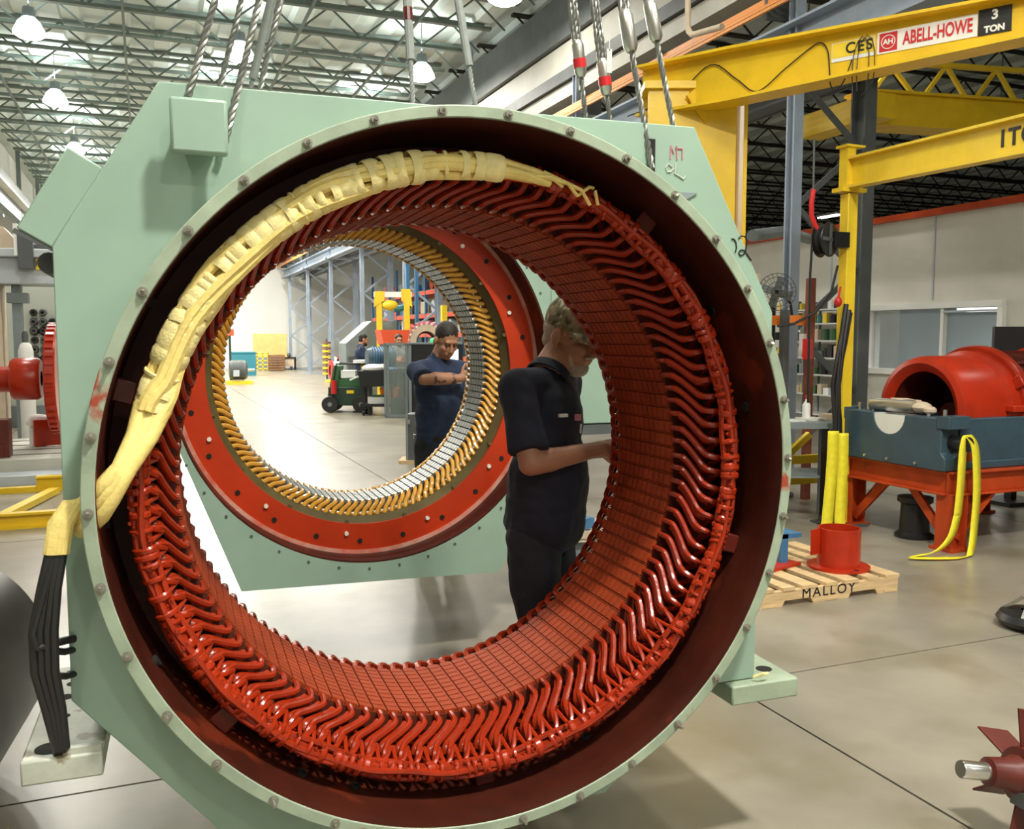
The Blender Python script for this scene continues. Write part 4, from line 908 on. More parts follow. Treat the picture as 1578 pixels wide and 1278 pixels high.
ribbon('lifting_strap', 'yellow webbing strap looped over the black pin and trailing on the floor', [(5.70, 5.08, 0.300), (5.72, 5.08, 0.550), (5.74, 5.09, 0.800), (5.78, 5.10, 0.915), (5.83, 5.10, 0.900), (5.88, 5.09, 0.800), (5.90, 5.08, 0.500), (5.88, 5.07, 0.250), (5.80, 5.02, 0.050), (5.68, 4.97, 0.012), (5.50, 5.00, 0.012), (5.32, 5.08, 0.014), (5.30, 5.10, 0.030), (5.48, 5.06, 0.060), (5.62, 5.06, 0.160), (5.70, 5.08, 0.320)], .105, (1, .25, 0))
ribbon('lifting_strap', 'yellow webbing strap hanging at the far left end of the orange stand', [(5.48, 6.2, .86), (5.475, 6.2, .60), (5.46, 6.2, .35), (5.44, 6.2, .10), (5.43, 6.19, .012), (5.48, 6.15, .012)], .095, (.93, -.37, 0))
ribbon('lifting_strap', 'second yellow webbing strap, close beside the far left one of the stand', [(5.57, 6.18, .84), (5.575, 6.18, .60), (5.565, 6.18, .30), (5.55, 6.17, .08), (5.56, 6.15, .012), (5.60, 6.12, .012)], .09, (.93, -.37, 0))
# pallet with red flanged parts
p = thing('pallet', 'pale wooden pallet with black stencilled lettering, holding red flanged parts', 'pallet', (3.99, 5.0, 0))
for k, y in enumerate((-.49, 0, .49)):
    link('stringer', MB().prism([(-.55, 0), (-.38, 0), (-.36, .035), (-.16, .035), (-.14, 0), (.14, 0), (.16, .035), (.36, .035), (.38, 0), (.55, 0), (.55, .095), (-.55, .095)], y - .02, y + .02), 'wood', p)
for k in range(7): link('deck_board', MB().box((-.50 + k * .1665, 0, .106), (.09 if k % 2 else .115, 1.03, .021)), 'wood', p, rot=(0, 0, R(random.uniform(-.6, .6))))
for k in range(3): link('bottom_board', MB().box((-.48 + k * .48, 0, -.0), (.1, 1.03, .016)), 'wood', p, (0, 0, .010))
text('stencil_lettering', 'MALLOY', .088, 'black', p, Matrix.Translation((-.02, -.512, .064)) @ Matrix.Rotation(R(90), 4, 'X'), .001, 0, 1.1, 1.22)
f_ = thing('flanged_ring', 'red flanged pipe collar standing on the pallet', 'collar', (4.30, 4.78, .117))
link('collar', MB().lathe([(.128, 0), (.128, .27), (.140, .27), (.140, .0)], 36, closed=True), 'red_paint', f_); link('flange', MB().lathe([(.13, 0), (.205, 0), (.205, .016), (.13, .016)], 36, closed=True), 'red_paint', f_); link('side_plate', MB().box((-.17, .02, .185), (.12, .012, .17), rz=R(15)), 'red_paint', f_)
link('bolt_hole', MB().cyl((.0, -.172, .013), (.0, -.172, .0175), .018, n=14), 'hole', f_)
tag(link('red_strip', MB().box((3.92, 4.92, .128), (.34, .12, .02), rz=.3), 'red_paint'), 'flat red metal plate lying on pallet boards beside the red collar', 'plate')
t = thing('blue_bracket', 'blue painted bracket standing on the pallet behind the frame edge', 'bracket', (3.98, 5.02, .117)); link('plate', MB().box((0, 0, .11), (.06, .16, .22)).box((.06, 0, .20), (.16, .16, .03)), 'blue', t)
# floor bits
d_ = thing('floor_drum', 'dark cylindrical pedestal standing on the floor under the orange stand', 'drum', (5.92, 5.70, 0)); link('body', MB().lathe([(.001, 0), (.155, 0), (.155, .025), (.12, .05), (.11, .28), (.14, .30), (.14, .34), (.001, .34)], 28), 'black', d_)
d_ = thing('wheeled_base', 'black round wheeled base at the right edge on bare floor', 'base', (4.68, 3.62, 0)); link('ring_base', MB().lathe([(.06, .02), (.17, .02), (.19, .05), (.17, .085), (.06, .10)], 28), 'black', d_); link('post', MB().cyl((0, 0, .06), (0, 0, .55), .045, n=14), 'black', d_)
for k in range(4): link('shiny_arm', MB().bar((.05 * math.cos(k * 1.57 + .4), .05 * math.sin(k * 1.57 + .4), .17), (.16 * math.cos(k * 1.57 + .4), .16 * math.sin(k * 1.57 + .4), .08), .03, .02), 'chrome', d_)
g_ = thing('bladed_rotor', 'dark red bladed fan rotor with a bright shaft end, lower right corner', 'rotor', (2.50, 1.97, .29))
ax = Vector((-.93, .22, .16)).normalized(); side1 = ax.cross(Vector((0, 0, 1))).normalized(); side2 = side1.cross(ax)
Mg = Matrix((side1, side2, ax)).transposed().to_4x4()
def gadd(name, mb, m, **k): return link(name, MB().add([Mg @ Vector(p_) for p_ in mb.v], mb.f), m, g_, **k)
gadd('shaft', MB().lathe([(.001, .19), (.026, .19), (.028, .185), (.028, .07), (.001, .07)], 24), 'chrome'); gadd('stub', MB().lathe([(.028, .10), (.045, .095), (.050, .02), (.060, .0), (.065, -.12), (.001, -.12)], 24), 'red_dark')
gadd('hub', MB().lathe([(.001, .0), (.085, -.01), (.09, -.03), (.09, -.14), (.001, -.15)], 24), 'red_dark')
for k in range(6):
    t0 = 2 * PI * k / 6 + .35; mbb = MB(); c__, s__ = math.cos(t0), math.sin(t0)
    P = []
    for r_, z0, tw in ((.08, -.02, .0), (.14, -.01, .10), (.205, .0, .22)):
        for zz in (-.06, .055):
            for th in (-.004, .004):
                an = t0 + zz * .04 / r_ + th / r_; P.append((r_ * math.cos(an), r_ * math.sin(an), z0 - .05 + zz * 1.0))
    mbb.add(P, [f for i in range(2) for f in ((4 * i, 4 * i + 2, 4 * i + 6, 4 * i + 4), (4 * i + 1, 4 * i + 5, 4 * i + 7, 4 * i + 3), (4 * i, 4 * i + 4, 4 * i + 5, 4 * i + 1), (4 * i + 2, 4 * i + 3, 4 * i + 7, 4 * i + 6))] + [(0, 1, 3, 2), (8, 10, 11, 9)])
    gadd('blade', mbb, 'red_dark', bevel=.002)
link('cradle', MB().box((.30, -.06, -.23), (.12, .3, .12)).box((.30, -.06, -.13), (.06, .06, .14)).box((.15, -.03, -.06), (.34, .05, .05)), 'steel_dark', g_)
# work table and things behind it
t = thing('work_table', 'dark steel work table with wheels, cluttered top, left of the orange stand', 'table', (5.63, 6.68, 0), R(-20))
link('top', MB().box((0, 0, .88), (.75, .55, .05)), 'steel_mid', t)
for x in (-.32, .05, .33):
    for y in (-.22, .22):
        if x == .05 and y > 0: continue
        l = link('leg', MB().box((x, y, .47), (.07, .07, .80)), 'black', t); link('caster', MB().cyl((x - .015, y, .05), (x + .015, y, .05), .05, n=12), 'rubber', l)
link('shelf', MB().box((0, 0, .42), (.72, .5, .02)), 'steel_mid', t)
for k, (x, y, w, dd_, hh, m_, lab) in enumerate(((-.22, -.1, .22, .16, .012, 'paper', 'white paper sheet on the dark work table'), (.02, .05, .18, .2, .02, 'white', 'white tray lying on the dark work table'), (.22, .1, .16, .14, .05, 'tan', 'small tan box at the right end of the dark work table'))):
    q_ = Matrix.Rotation(R(-20), 3, 'Z') @ Vector((x, y, 0)); tag(link('table_item', MB().box((5.63 + q_.x, 6.68 + q_.y, .906 + hh / 2), (w, dd_, hh), rz=.2 * k), m_), lab, 'item')
t = thing('spray_bottle', 'white bottle with narrow neck standing on the dark work table', 'bottle', (5.62, 6.72, .906)); link('body', MB().lathe([(.001, 0), (.035, 0), (.037, .02), (.037, .14), (.012, .18), (.012, .20)], 16), 'white', t); link('nozzle', MB().lathe([(.014, .195), (.014, .225), (.001, .235)], 12), 'sign_red', t)
t = thing('yellow_trestle', 'yellow tubular trestle on the floor behind the dark work table', 'trestle', (5.98, 7.1, 0))
link('rail', MB().bar((-.3, 0, .48), (.35, 0, .48), .06, .08).bar((-.3, 0, .28), (.35, 0, .28), .06, .08), 'yellow2', t)
for x in (-.28, .3): link('leg', MB().bar((x, 0, 0), (x, 0, .5), .06, .06), 'yellow2', t)
link('brace', MB().bar((-.3, 0, .5), (0, 0, .72), .05, .06), 'yellow2', t)
t = thing('pedestal_fan', 'black caged pedestal fan behind the right edge of the green frame', 'fan', (6.06, 7.8, 0))
link('post', MB().cyl((0.02, .03, 0), (.02, .03, 2.0), .03, n=12), 'black', t); link('base', MB().lathe([(.001, 0), (.25, 0), (.25, .03), (.04, .06), (.001, .06)], 24), 'black', t)
Mf = Matrix.Translation((0, -.05, 2.13)) @ Matrix.Rotation(R(-35), 4, 'Z')
cg = MB()
for r_ in (.19, .15, .10, .05): cg.tube([(r_ * math.cos(q), -.05 - .03 * (1 - r_ / .19), r_ * math.sin(q)) for q in [2 * PI * i / 24 for i in range(24)]], .004, 5, closed=True, up=(0, 1, 0))
for i in range(24): q = 2 * PI * i / 24; cg.tube([(.02 * math.cos(q), -.08, .02 * math.sin(q)), (.12 * math.cos(q), -.072, .12 * math.sin(q)), (.19 * math.cos(q), -.05, .19 * math.sin(q)), (.17 * math.cos(q), .05, .17 * math.sin(q))], .0025, 4)
link('cage', MB().add([Mf @ Vector(p_) for p_ in cg.v], cg.f), 'steel_dark', t)
bl = MB()
for i in range(4):
    Mb = Matrix.Rotation(PI / 2 * i + .3, 4, 'Y') @ Matrix.Translation((.09, 0, 0)) @ Matrix.Rotation(.5, 4, 'X'); s__ = MB().box((0, 0, 0), (.14, .006, .09)); bl.add([Mf @ Mb @ Vector(p_) for p_ in s__.v], s__.f)
link('blades', bl, 'steel_mid', t); mh = MB().cyl((0, .02, 0), (0, .17, 0), .055, n=16); link('motor', MB().add([Mf @ Vector(p_) for p_ in mh.v], mh.f), 'black', t)
link('power_cord', MB().tube([(.06, .08, 2.13), (.22, .1, 2.12), (.30, .1, 2.02), (.32, .1, 1.9)], .016, 7), 'rubber', t)
t = thing('crate', 'tan wooden crate peeking past the green frame beside the fan', 'crate', (5.72, 7.95, 0)); link('box', MB().box((0, 0, 2.14), (.22, .4, .34)), 'brown', t); link('front_frame', MB().box((0, -.20, 2.29), (.24, .03, .04)).box((0, -.2, 1.99), (.24, .03, .04)).box((.10, -.2, 2.14), (.034, .034, .30)), 'tan', t); link('stand', MB().box((0, 0, .98), (.3, .4, 1.96)), 'steel_dark', t)
t = thing('steel_boom', 'short orange steel arm between two posts, under the fan', 'arm', (6.15, 7.75, 1.84)); link('arm', MB().bar((-.25, .1, 0), (.24, -.10, 0), .06, .10), 'orange', t)
tag(link('steel_post', MB().box((6.27, 7.48, 1.13), (.07, .07, 2.26)), 'rust'), 'rusty red upright steel post beside the hanging black hose', 'post')
tag(link('steel_post', MB().box((6.05, 7.6, .97), (.07, .07, 1.94)), 'steel_dark'), 'dark upright steel post under the fan, left of rusty post', 'post')
for k, (x, y, z_, m_, lab) in enumerate(((6.0, 7.2, 1.55, 'sign_red', 'red and white packet on the shelf behind green frame edge'), (6.12, 7.4, 1.6, 'paper', 'white striped packet hanging near the dark post'))):
    tag(link('packet', MB().box((x + .1, y + .1, z_), (.12, .05, .2), rz=.4), m_), lab, 'packet')
t = thing('grinder_guard', 'round brown disc guard standing behind the green frame edge', 'guard', (6.2, 7.9, 1.33)); link('disc', MB().ell((0, 0, 0), (.10, .06, .17), 18), 'brown', t); link('arm', MB().box((0, .05, -.65), (.06, .06, 1.3)), 'steel_dark', t)
# shelving with small stock along the office wall
t = thing('wire_shelving', 'grey wire shelving with small stock, left of office window', 'shelving', (11.2, 13.3, 0))
for y in (-.95, 0, .95):
    for x in (-.18, .18): link('upright', MB().box((x, y, 1.08), (.03, .03, 2.16)), 'steel_mid', t)
for z_ in (.3, .65, 1.0, 1.3, 1.6, 1.9, 2.15): link('shelf', MB().box((0, 0, z_), (.42, 1.95, .025)), 'tag', t)
cols = ['black', 'steel_dark', 'paper', 'yellow2', 'sign_red', 'teal', 'steel_mid', 'green_mach', 'tan', 'rubber', 'black', 'steel_dark']
cn = {'black': 'black', 'steel_dark': 'dark grey', 'paper': 'white', 'yellow2': 'yellow', 'sign_red': 'red', 'teal': 'teal', 'steel_mid': 'grey', 'green_mach': 'green', 'tan': 'tan', 'rubber': 'black'}
rown = {.3: 'lowest', .65: 'second lowest', 1.0: 'third', 1.3: 'middle', 1.6: 'third from top', 1.9: 'second from top', 2.15: 'top'}
for z_ in (.65, 1.0, 1.3, 1.6, 1.9, 2.15):
    y = -.85
    kk = 0
    while y < .85:
        kk += 1
        w_ = random.uniform(.08, .17); hh = random.uniform(.10, .22 if z_ < 1.95 else .16); m_ = random.choice(cols)
        if random.random() < .5: mb = MB().cyl((11.12, 13.3 + y + w_ / 2, z_ + .013), (11.12, 13.3 + y + w_ / 2, z_ + .013 + hh), w_ * .45, n=12)
        else: mb = MB().box((11.12, 13.3 + y + w_ / 2, z_ + .013 + hh / 2), (.14, w_ * .9, hh))
        tag(link('stock_item', mb, m_), 'small %s stock piece, %s from the window end, %s wire shelf' % (cn[m_], ORD[kk], rown[z_]), 'item', '%s pieces on the %s wire shelf' % (cn[m_], rown[z_])); y += w_ + random.uniform(.01, .07)
t = thing('monitor', 'black flat monitor standing at the right edge, beside the red motor', 'monitor', (8.05, 6.5, 0)); link('screen', MB().box((0, 0, 1.62), (.55, .05, .30), rz=R(-22)), 'black', t); link('stand', MB().box((0, .04, .75), (.08, .08, 1.5)), 'black', t); link('base', MB().box((0, .04, .02), (.5, .4, .04)), 'black', t)
# overhead crane in the right bay
t = thing('bridge_crane', 'yellow bridge crane girder with lattice walkway, high in the right bay', 'crane', (12.5, 10.6, 5.1))
g0 = Vector((-2.45, .55, 0)); g1 = Vector((6.0, -.75, 0))
link('girder', MB().bar(g0, g1, .35, .44).bar(g0 + Vector((0, 0, .24)), g1 + Vector((0, 0, .24)), .5, .04).bar(g0 - Vector((0, 0, .24)), g1 - Vector((0, 0, .24)), .5, .04), 'yellow', t)
la = g0 + Vector((.9, .7, .40)); lb_ = g1 + Vector((0, .7, .40)); link('lattice_chord', MB().bar(la, lb_, .08, .08).bar(la + Vector((0, 0, .62)) + (lb_ - la) * .1, lb_ + Vector((0, 0, .62)), .08, .08), 'yellow2', t)
for k in range(16):
    p0 = la + (lb_ - la) * (k / 16); p1 = la + (lb_ - la) * ((k + 1) / 16); up2 = Vector((0, 0, .62)) if k > 1 else Vector((0, 0, .31 * (k + .6)))
    link('lattice_bar', MB().bar(p0 + (up2 if k % 2 else Vector()), p1 + (Vector() if k % 2 else Vector((0, 0, .62))), .06, .06), 'yellow2', t)
link('end_truck', MB().box(g0 + Vector((-.05, .1, -.1)), (.4, 1.6, .35)), 'yellow', t)
t = thing('raised_rails', 'bare and dark conductor rails running beneath the three ton jib beam', 'rails', (8.22, 8.6, 4.83))
for k in range(3): link('rail', MB().box((-.06 * k, 0, -.06 + .08 * k), (.045, 5.5, .035)), ('steel_dark', 'steel_bare', 'steel_dark')[k], t)
tag(link('red_beam', MB().box((14.2, 9.6, 4.25), (1.6, .18, .16)), 'sign_red'), 'short red beam high at the right edge below the one ton jib', 'beam')
tag(link('duct_pipe', MB().tube([(8.3, 11.2, 3.15), (9.5, 12.0, 3.35), (11.0, 13.2, 3.4)], .09, 12), 'steel_mid'), 'grey pipe bending along the top of the office wall behind column', 'pipe')
# ================================================================ left side
t = thing('steel_drum', 'large dark steel drum lying in the near left corner under the frame foot', 'drum', (-.86, 3.45, .44))
link('shell', MB().lathe([(.02, -.75), (.38, -.75), (.41, -.72), (.42, -.66), (.42, .5), (.02, .5)], 64, 'Y'), 'drum', t, rot=(0, 0, R(-6))); link('end_cap', MB().lathe([(.10, -.752), (.30, -.752), (.30, -.77), (.10, -.77)], 48, 'Y', closed=True), 'steel_dark', t, rot=(0, 0, R(-6)))
for s in (-1, 1): link('chock', MB().prism([(s * .18, -.44), (s * .42, -.44), (s * .42, -.28)], -.5, -.38), 'wood', t)
t = thing('machine_bed', 'long pale steel machine bed on the floor left of the frames', 'bed', (-3.3, 12.3, 0))
link('front_step', MB().box((0, -.55, .05), (5.2, .5, .10)), 'pale_mach', t); link('table', MB().box((0, .9, .12), (5.2, 2.5, .24)), 'beige_steel', t, bevel=.01)
for k in range(4): link('slot', MB().box((0, .1 + .55 * k, .242), (5.2, .05, .006)), 'steel_dark', t)
t = thing('rotor_shaft', 'red rotor with pale shaft end resting over the machine bed', 'rotor', (-1.80, 12.95, 1.14))
ax_ = Matrix.Rotation(R(-2), 3, 'Z')
def add_r(name, mb, m): return link(name, MB().add([ax_ @ Vector(p_) for p_ in mb.v], mb.f), m, t)
k_ = .86
add_r('shaft', MB().lathe([(.001, -.6), (.16 * k_, -.6), (.19 * k_, -.1), (.19 * k_, .40), (.001, .4)], 28, 'X'), 'red_paint'); add_r('shaft_end', MB().lathe([(.001, -.95), (.15 * k_, -.95), (.165 * k_, -.59), (.001, -.59)], 28, 'X'), 'tan')
add_r('collar', MB().lathe([(.10, .22), (.28 * k_, .22), (.31 * k_, .26), (.31 * k_, .52), (.28 * k_, .56), (.1, .56)], 32, 'X'), 'red_paint')
add_r('gear_disc', MB().lathe([(.1, .66), (.78 * k_, .66), (.80 * k_, .68), (.80 * k_, .77), (.78 * k_, .79), (.1, .79)], 64, 'X'), 'red_paint')
gt = MB()
for i in range(40): q = 2 * PI * i / 40; gt.box((.725, .80 * k_ * math.cos(q), .80 * k_ * math.sin(q)), (.09, .05, .05), m=Matrix.Rotation(q, 3, 'X'))
add_r('gear_teeth', gt, 'red_paint')
t = thing('bearing_support', 'dark red curved bearing support standing on the machine bed', 'support', (-1.75, 12.3, .24))
sp = MB(); arc = [(-.45 + .62 * math.cos(q), .05 + .72 * math.sin(q)) for q in [PI / 2 * i / 8 for i in range(9)]] + [(-.45 + .45 * math.cos(q), .05 + .55 * math.sin(q)) for q in [PI / 2 * (8 - i) / 8 for i in range(9)]]
sp.prism(arc, -.12, .12); sp.box((.14, 0, .22), (.14, .3, .46)); sp.box((-.45, 0, .08), (1.2, .34, .16))
link('casting', sp, 'red_dark', t)
for k, (x, z_) in enumerate(((-.25, .38), (-.02, .22), (-.3, .18), (-.5, .45))): link('boss', MB().ell((x, -.12, z_), (.11, .08, .10), 12), 'red_paint', t)
tag(link('red_plate', MB().box((-1.15, 13.3, .42), (.5, .05, .34), rz=.3), 'red_paint'), 'flat red plate leaning on the machine bed, right of the curved support', 'plate')
t = thing('white_cloth', 'small white cloth heap on the machine bed behind the support', 'cloth', (-1.35, 13.4, .24)); link('heap', MB().ell((0, 0, .32), (.16, .12, .10), 12).box((0, 0, .12), (.2, .2, .24)), 'white', t)
t = thing('portal_machine', 'large pale grey portal machine with a cross beam, left background', 'machine', (-3.0, 16.9, 0))
link('cross_beam', MB().box((0, 0, 2.72), (5.0, .8, .42)).box((0, -.1, 3.0), (4.6, .8, .14)), 'pale_mach', t, bevel=.02); link('left_upright', MB().box((.55, .1, 1.25), (.62, .6, 2.5)), 'tan', t); link('right_post', MB().box((1.08, -.05, 1.25), (.13, .3, 2.5)).box((1.1, -.1, 2.3), (.30, .3, .16)), 'steel_mid', t)
link('upper_panel', MB().prism([(-1.5, 3.07), (1.25, 3.07), (.95, 3.42), (-1.5, 3.9)], -.3, .3), 'tan', t); link('ram', MB().box((1.28, -.36, 3.05), (.22, .4, .6)), 'steel_dark', t); link('ram_front', MB().box((1.15, -.45, 3.2), (.06, .2, .5)), 'white', t)
link('yellow_panel', MB().box((1.56, -.42, 2.83), (.30, .05, .17)), 'yellow', t); text('panel_lettering', 'R7', .12, 'black', t, Matrix.Translation((1.47, -.448, 2.83)) @ Matrix.Rotation(R(90), 4, 'X'), .002)
link('fittings', MB().cyl((1.35, -.2, 3.02), (1.7, -.2, 2.9), .09, n=12).box((1.5, -.2, 3.12), (.4, .3, .06)), 'steel_dark', t)
t = thing('tool_board', 'pale board hung with rows of dark round tool sleeves, left background', 'board', (-2.0, 18.9, 0)); link('board', MB().box((.15, .05, 1.45), (1.7, .06, 2.6)), 'board', t); link('stand', MB().box((.15, .12, .2), (1.6, .3, .4)), 'steel_mid', t)
for i in range(4):
    for j_ in range(7):
        if (i, j_) in ((3, 2), (2, 0)): continue
        tag(link('tool_sleeve', MB().lathe([(.03, -.14), (.055, -.14), (.06 + .012 * ((i * 3 + j_) % 3), -.05), (.07, .0), (.001, .01)], 14, 'Y', (-2.0 + .10 + .155 * i + .0, 18.93, 2.12 - .17 * j_)), 'steel_dark' if (i + j_) % 3 else 'rubber'), 'dark round tool sleeve, %s column and %s row of the pale board' % (ORD[i + 1], ORD[j_ + 1]), 'tool', 'round tool sleeves on the pale board')
t = thing('gas_cylinder', 'white gas cylinder with dark cap standing before the tool board', 'cylinder', (-1.74, 16.0, 0)); link('body', MB().lathe([(.001, 0), (.11, 0), (.11, 1.45), (.08, 1.55), (.03, 1.6), (.001, 1.6)], 20), 'white', t); link('valve_cap', MB().lathe([(.045, 1.56), (.05, 1.7), (.03, 1.76), (.001, 1.76)], 14), 'steel_dark', t)
t = thing('yellow_floor_rail', 'yellow steel channel frame lying on the floor left of the closest frame', 'frame', (-1.0, 9.0, 0))
link('front_channel', MB().ibeam((-.75, -.12, .07), (.5, -.12, .07), .1, .14, .02), 'yellow', t); link('cross_bar', MB().bar((-.32, 0, .04), (.05, 1.7, .04), .10, .06), 'yellow2', t); link('rear_channel', MB().ibeam((-.15, 2.0, .08), (.7, 1.95, .08), .1, .16, .02).bar((-2.5, 1.9, .03), (-.15, 1.95, .03), .1, .06), 'yellow', t); link('grey_edge', MB().bar((-2.2, -.14, .03), (-.72, -.12, .03), .1, .06), 'steel_mid', t)
# ================================================================ far end of the hall, seen through the bores
tag(link('plywood_sheet', MB().box((5.95, 48.3, 1.25), (1.75, .05, 1.2), rz=R(-22)), 'ply'), 'upright plywood sheet leaning near the far white wall', 'sheet')
tag(link('plywood_stand', MB().box((5.95, 48.45, .33), (1.5, .4, .66), rz=R(-22)), 'steel_mid'), 'grey support box under the upright plywood sheet', 'support')
t = thing('yellow_rack', 'small yellow barred rack on the floor below the plywood sheet', 'rack', (5.42, 47.0, 0))
for x in (-.27, 0, .27): link('post', MB().box((x, 0, .43), (.06, .06, .86)), 'yellow2', t)
for z_ in (.1, .3, .5, .7, .84): link('rail', MB().box((0, 0, z_), (.6, .06, .05)), 'yellow2', t)
for k in range(6): tag(link('pallet', MB().box((6.05, 46.8, .08 + .13 * k), (.75, .8, .10)).box((6.05, 46.38, .08 + .13 * k - .03), (.1, .04, .04)), 'brown'), 'weathered pallet in the stack right of yellow rack', 'pallet', 'stacked pallets near the far wall')
t = thing('small_table', 'small dark bench with pale load near the far column', 'table', (6.8, 47.6, 0))
link('top', MB().box((0, 0, .62), (.66, .5, .06)), 'black', t)
for x in (-.3, .3): link('leg', MB().box((x, -.2, .3), (.05, .05, .6)).box((x, .2, .3), (.05, .05, .6)), 'black', t)
link('load', MB().box((0, 0, .38), (.45, .4, .4)), 'tan', t); link('vice', MB().ell((0, 0, .75), (.10, .10, .12), 10), 'steel_dark', t)
tag(link('blue_container', MB().box((3.95, 41.5, .50), (1.0, .9, 1.0)).box((3.95, 41.5, 1.0), (1.06, .96, .06)), 'teal'), 'teal blue container on the floor behind the dark motor', 'container')
t = thing('green_post_light', 'slim green post with red sign beside the teal container', 'post', (3.0, 36.5, 0)); link('post', MB().box((0, 0, 1.9), (.08, .08, 3.8)), 'dark_green', t); link('sign', MB().box((.05, -.06, 1.85), (.2, .03, .25)), 'rack_red', t)
t = thing('electric_motor', 'dark grey electric motor on yellow skid, left through the bore', 'motor', (3.05, 33.7, .14))
link('body', MB().lathe([(.001, -.32), (.30, -.32), (.34, -.26), (.34, .22), (.28, .28), (.001, .28)], 24, 'X', (0, 0, .36)), 'steel_dark', t)
for k in range(7): link('cooling_rib', MB().lathe([(.335, -.24 + .06 * k), (.365, -.24 + .06 * k), (.365, -.22 + .06 * k), (.335, -.22 + .06 * k)], 24, 'X', (0, 0, .36)), 'steel_dark', t)
link('shaft', MB().cyl((.28, 0, .36), (.55, 0, .36), .05, n=12), 'steel_bare', t); link('terminal_box', MB().box((-.12, -.36, .26), (.2, .14, .22)), 'pale_mach', t); link('skid', MB().box((0, 0, -.08), (.9, .7, .12)), 'yellow2', t)
t = thing('electric_motor', 'pale motor with orange flange on a skid at column foot', 'motor', (6.6, 33.4, .1))
link('body', MB().lathe([(.001, -.3), (.26, -.3), (.33, -.2), (.33, .2), (.001, .28)], 20, 'X', (0, 0, .36)), 'pale_mach', t); link('flange', MB().lathe([(.2, -.36), (.36, -.36), (.36, -.28), (.2, -.28)], 20, 'X', (0, 0, .36)), 'sign_red', t); link('cover', MB().ell((.32, 0, .36), (.18, .26, .28), 14), 'green_mach', t); link('skid', MB().box((0, 0, -.04), (.95, .7, .1)), 'yellow2', t)
t = thing('wire_spool_stand', 'stand of red and white wire spools beside the far columns', 'stand', (8.0, 40.0, 0)); link('frame', MB().box((0, 0, .5), (1.4, .1, .06)).box((-.6, 0, .4), (.06, .4, .8)).box((.6, 0, .4), (.06, .4, .8)), 'steel_mid', t)
for k in range(3): link('spool', MB().lathe([(.05, -.12), (.30, -.12), (.30, -.09), (.12, -.09), (.12, .09), (.30, .09), (.30, .12), (.05, .12)], 18, 'Y', (-.45 + .45 * k, -.1, .55)), ('white', 'sign_red', 'white')[k], t)
t = thing('ring_stack', 'tall stack of brown and yellow rings behind the welder cart', 'stack', (6.62, 36.1, 0)); link('pole', MB().cyl((0, 0, 0), (0, 0, 1.6), .04, n=8), 'steel_dark', t)
for k in range(12): link('ring', MB().lathe([(.06, .2 + .11 * k), (.17, .2 + .11 * k), (.17, .28 + .11 * k), (.06, .28 + .11 * k)], 16), ('yellow2', 'brown')[k % 2], t)
# pallet racks in the right bay
t = thing('pallet_rack', 'tall orange-red pallet racking loaded with goods, far right bay', 'rack', (10.2, 32.5, 0), R(0))
for y in (-8.5, -4.2, 0, 4.2, 8.5):
    for x in (-.55, .55): link('upright', MB().box((x, y, 2.2), (.10, .10, 4.4)), 'blue', t)
for z_ in (.95, 1.75, 2.45, 3.3):
    for x in (-.55, .55): link('beam', MB().box((x, 0, z_), (.08, 17.1, .15)), 'rack_red', t)
    link('shelf', MB().box((0, 0, z_ + .085), (1.1, 17.0, .03)), 'steel_mid', t)
pc = [('white', 'white'), ('rack_red', 'orange-red'), ('steel_dark', 'dark grey'), ('blue', 'blue'), ('tan', 'tan'), ('pale_mach', 'pale grey'), ('pink', 'pink')]
for z_, nm in ((1.05, 'first'), (1.85, 'second'), (2.55, 'third'), (3.4, 'top')):
    y = -8.2
    kk = 0
    while y < 8:
        kk += 1
        w_ = random.uniform(.5, 1.1); hh = random.uniform(.25, .55); m_, cnm = random.choice(pc)
        mb = MB().box((10.15, 32.5 + y + w_ / 2, z_ + hh / 2), (.8, w_, hh)) if random.random() < .6 else MB().cyl((9.75, 32.5 + y + w_ / 2, z_ + hh * .6), (10.55, 32.5 + y + w_ / 2, z_ + hh * .6), hh * .6, n=14)
        tag(link('rack_load', mb, m_), '%s load, %s from the near end, on the %s orange rack shelf' % (cnm, ORD[kk], nm), 'load', '%s loads on the %s rack shelf' % (cnm, nm)); y += w_ + random.uniform(.1, .6)
t = thing('yellow_gantry', 'yellow portable gantry frame with a hoist, through the bores', 'gantry', (6.05, 23.4, 0), R(-20))
for x in (-.36, .36): link('post', MB().box((x, 0, 1.4), (.15, .15, 2.8)), 'yellow2', t); link('foot', MB().box((x, 0, .05), (.2, 1.2, .1)), 'yellow2', t)
link('cross_beam', MB().box((0, 0, 2.78), (1.0, .14, .14)), 'white', t); link('corner_plate', MB().prism([(-.50, 2.45), (-.22, 2.62), (-.22, 2.86), (-.46, 2.86)], -.09, .09), 'yellow2', t); link('corner_plate', MB().prism([(.22, 2.62), (.50, 2.45), (.46, 2.92), (.22, 2.92)], -.09, .09), 'yellow2', t)
t = thing('yellow_hoist', 'round yellow chain hoist hanging inside the gantry frame', 'hoist', (5.98, 23.45, 2.5)); link('body', MB().ell((0, 0, 0), (.22, .16, .14), 16), 'yellow2', t); link('hook', MB().cyl((0, 0, .12), (0, 0, .26), .02, n=8), 'steel_dark', t); link('motor', MB().cyl((.1, 0, -.1), (.35, 0, -.05), .09, n=12), 'teal', t)
t = thing('yellow_post', 'short yellow post standing right of the gantry, by the gear arch', 'post', (7.28, 22.9, 0)); link('post', MB().box((0, 0, 1.25), (.14, .14, 2.5)), 'yellow2', t); link('base', MB().box((0, 0, .02), (.4, .4, .04)), 'yellow2', t)
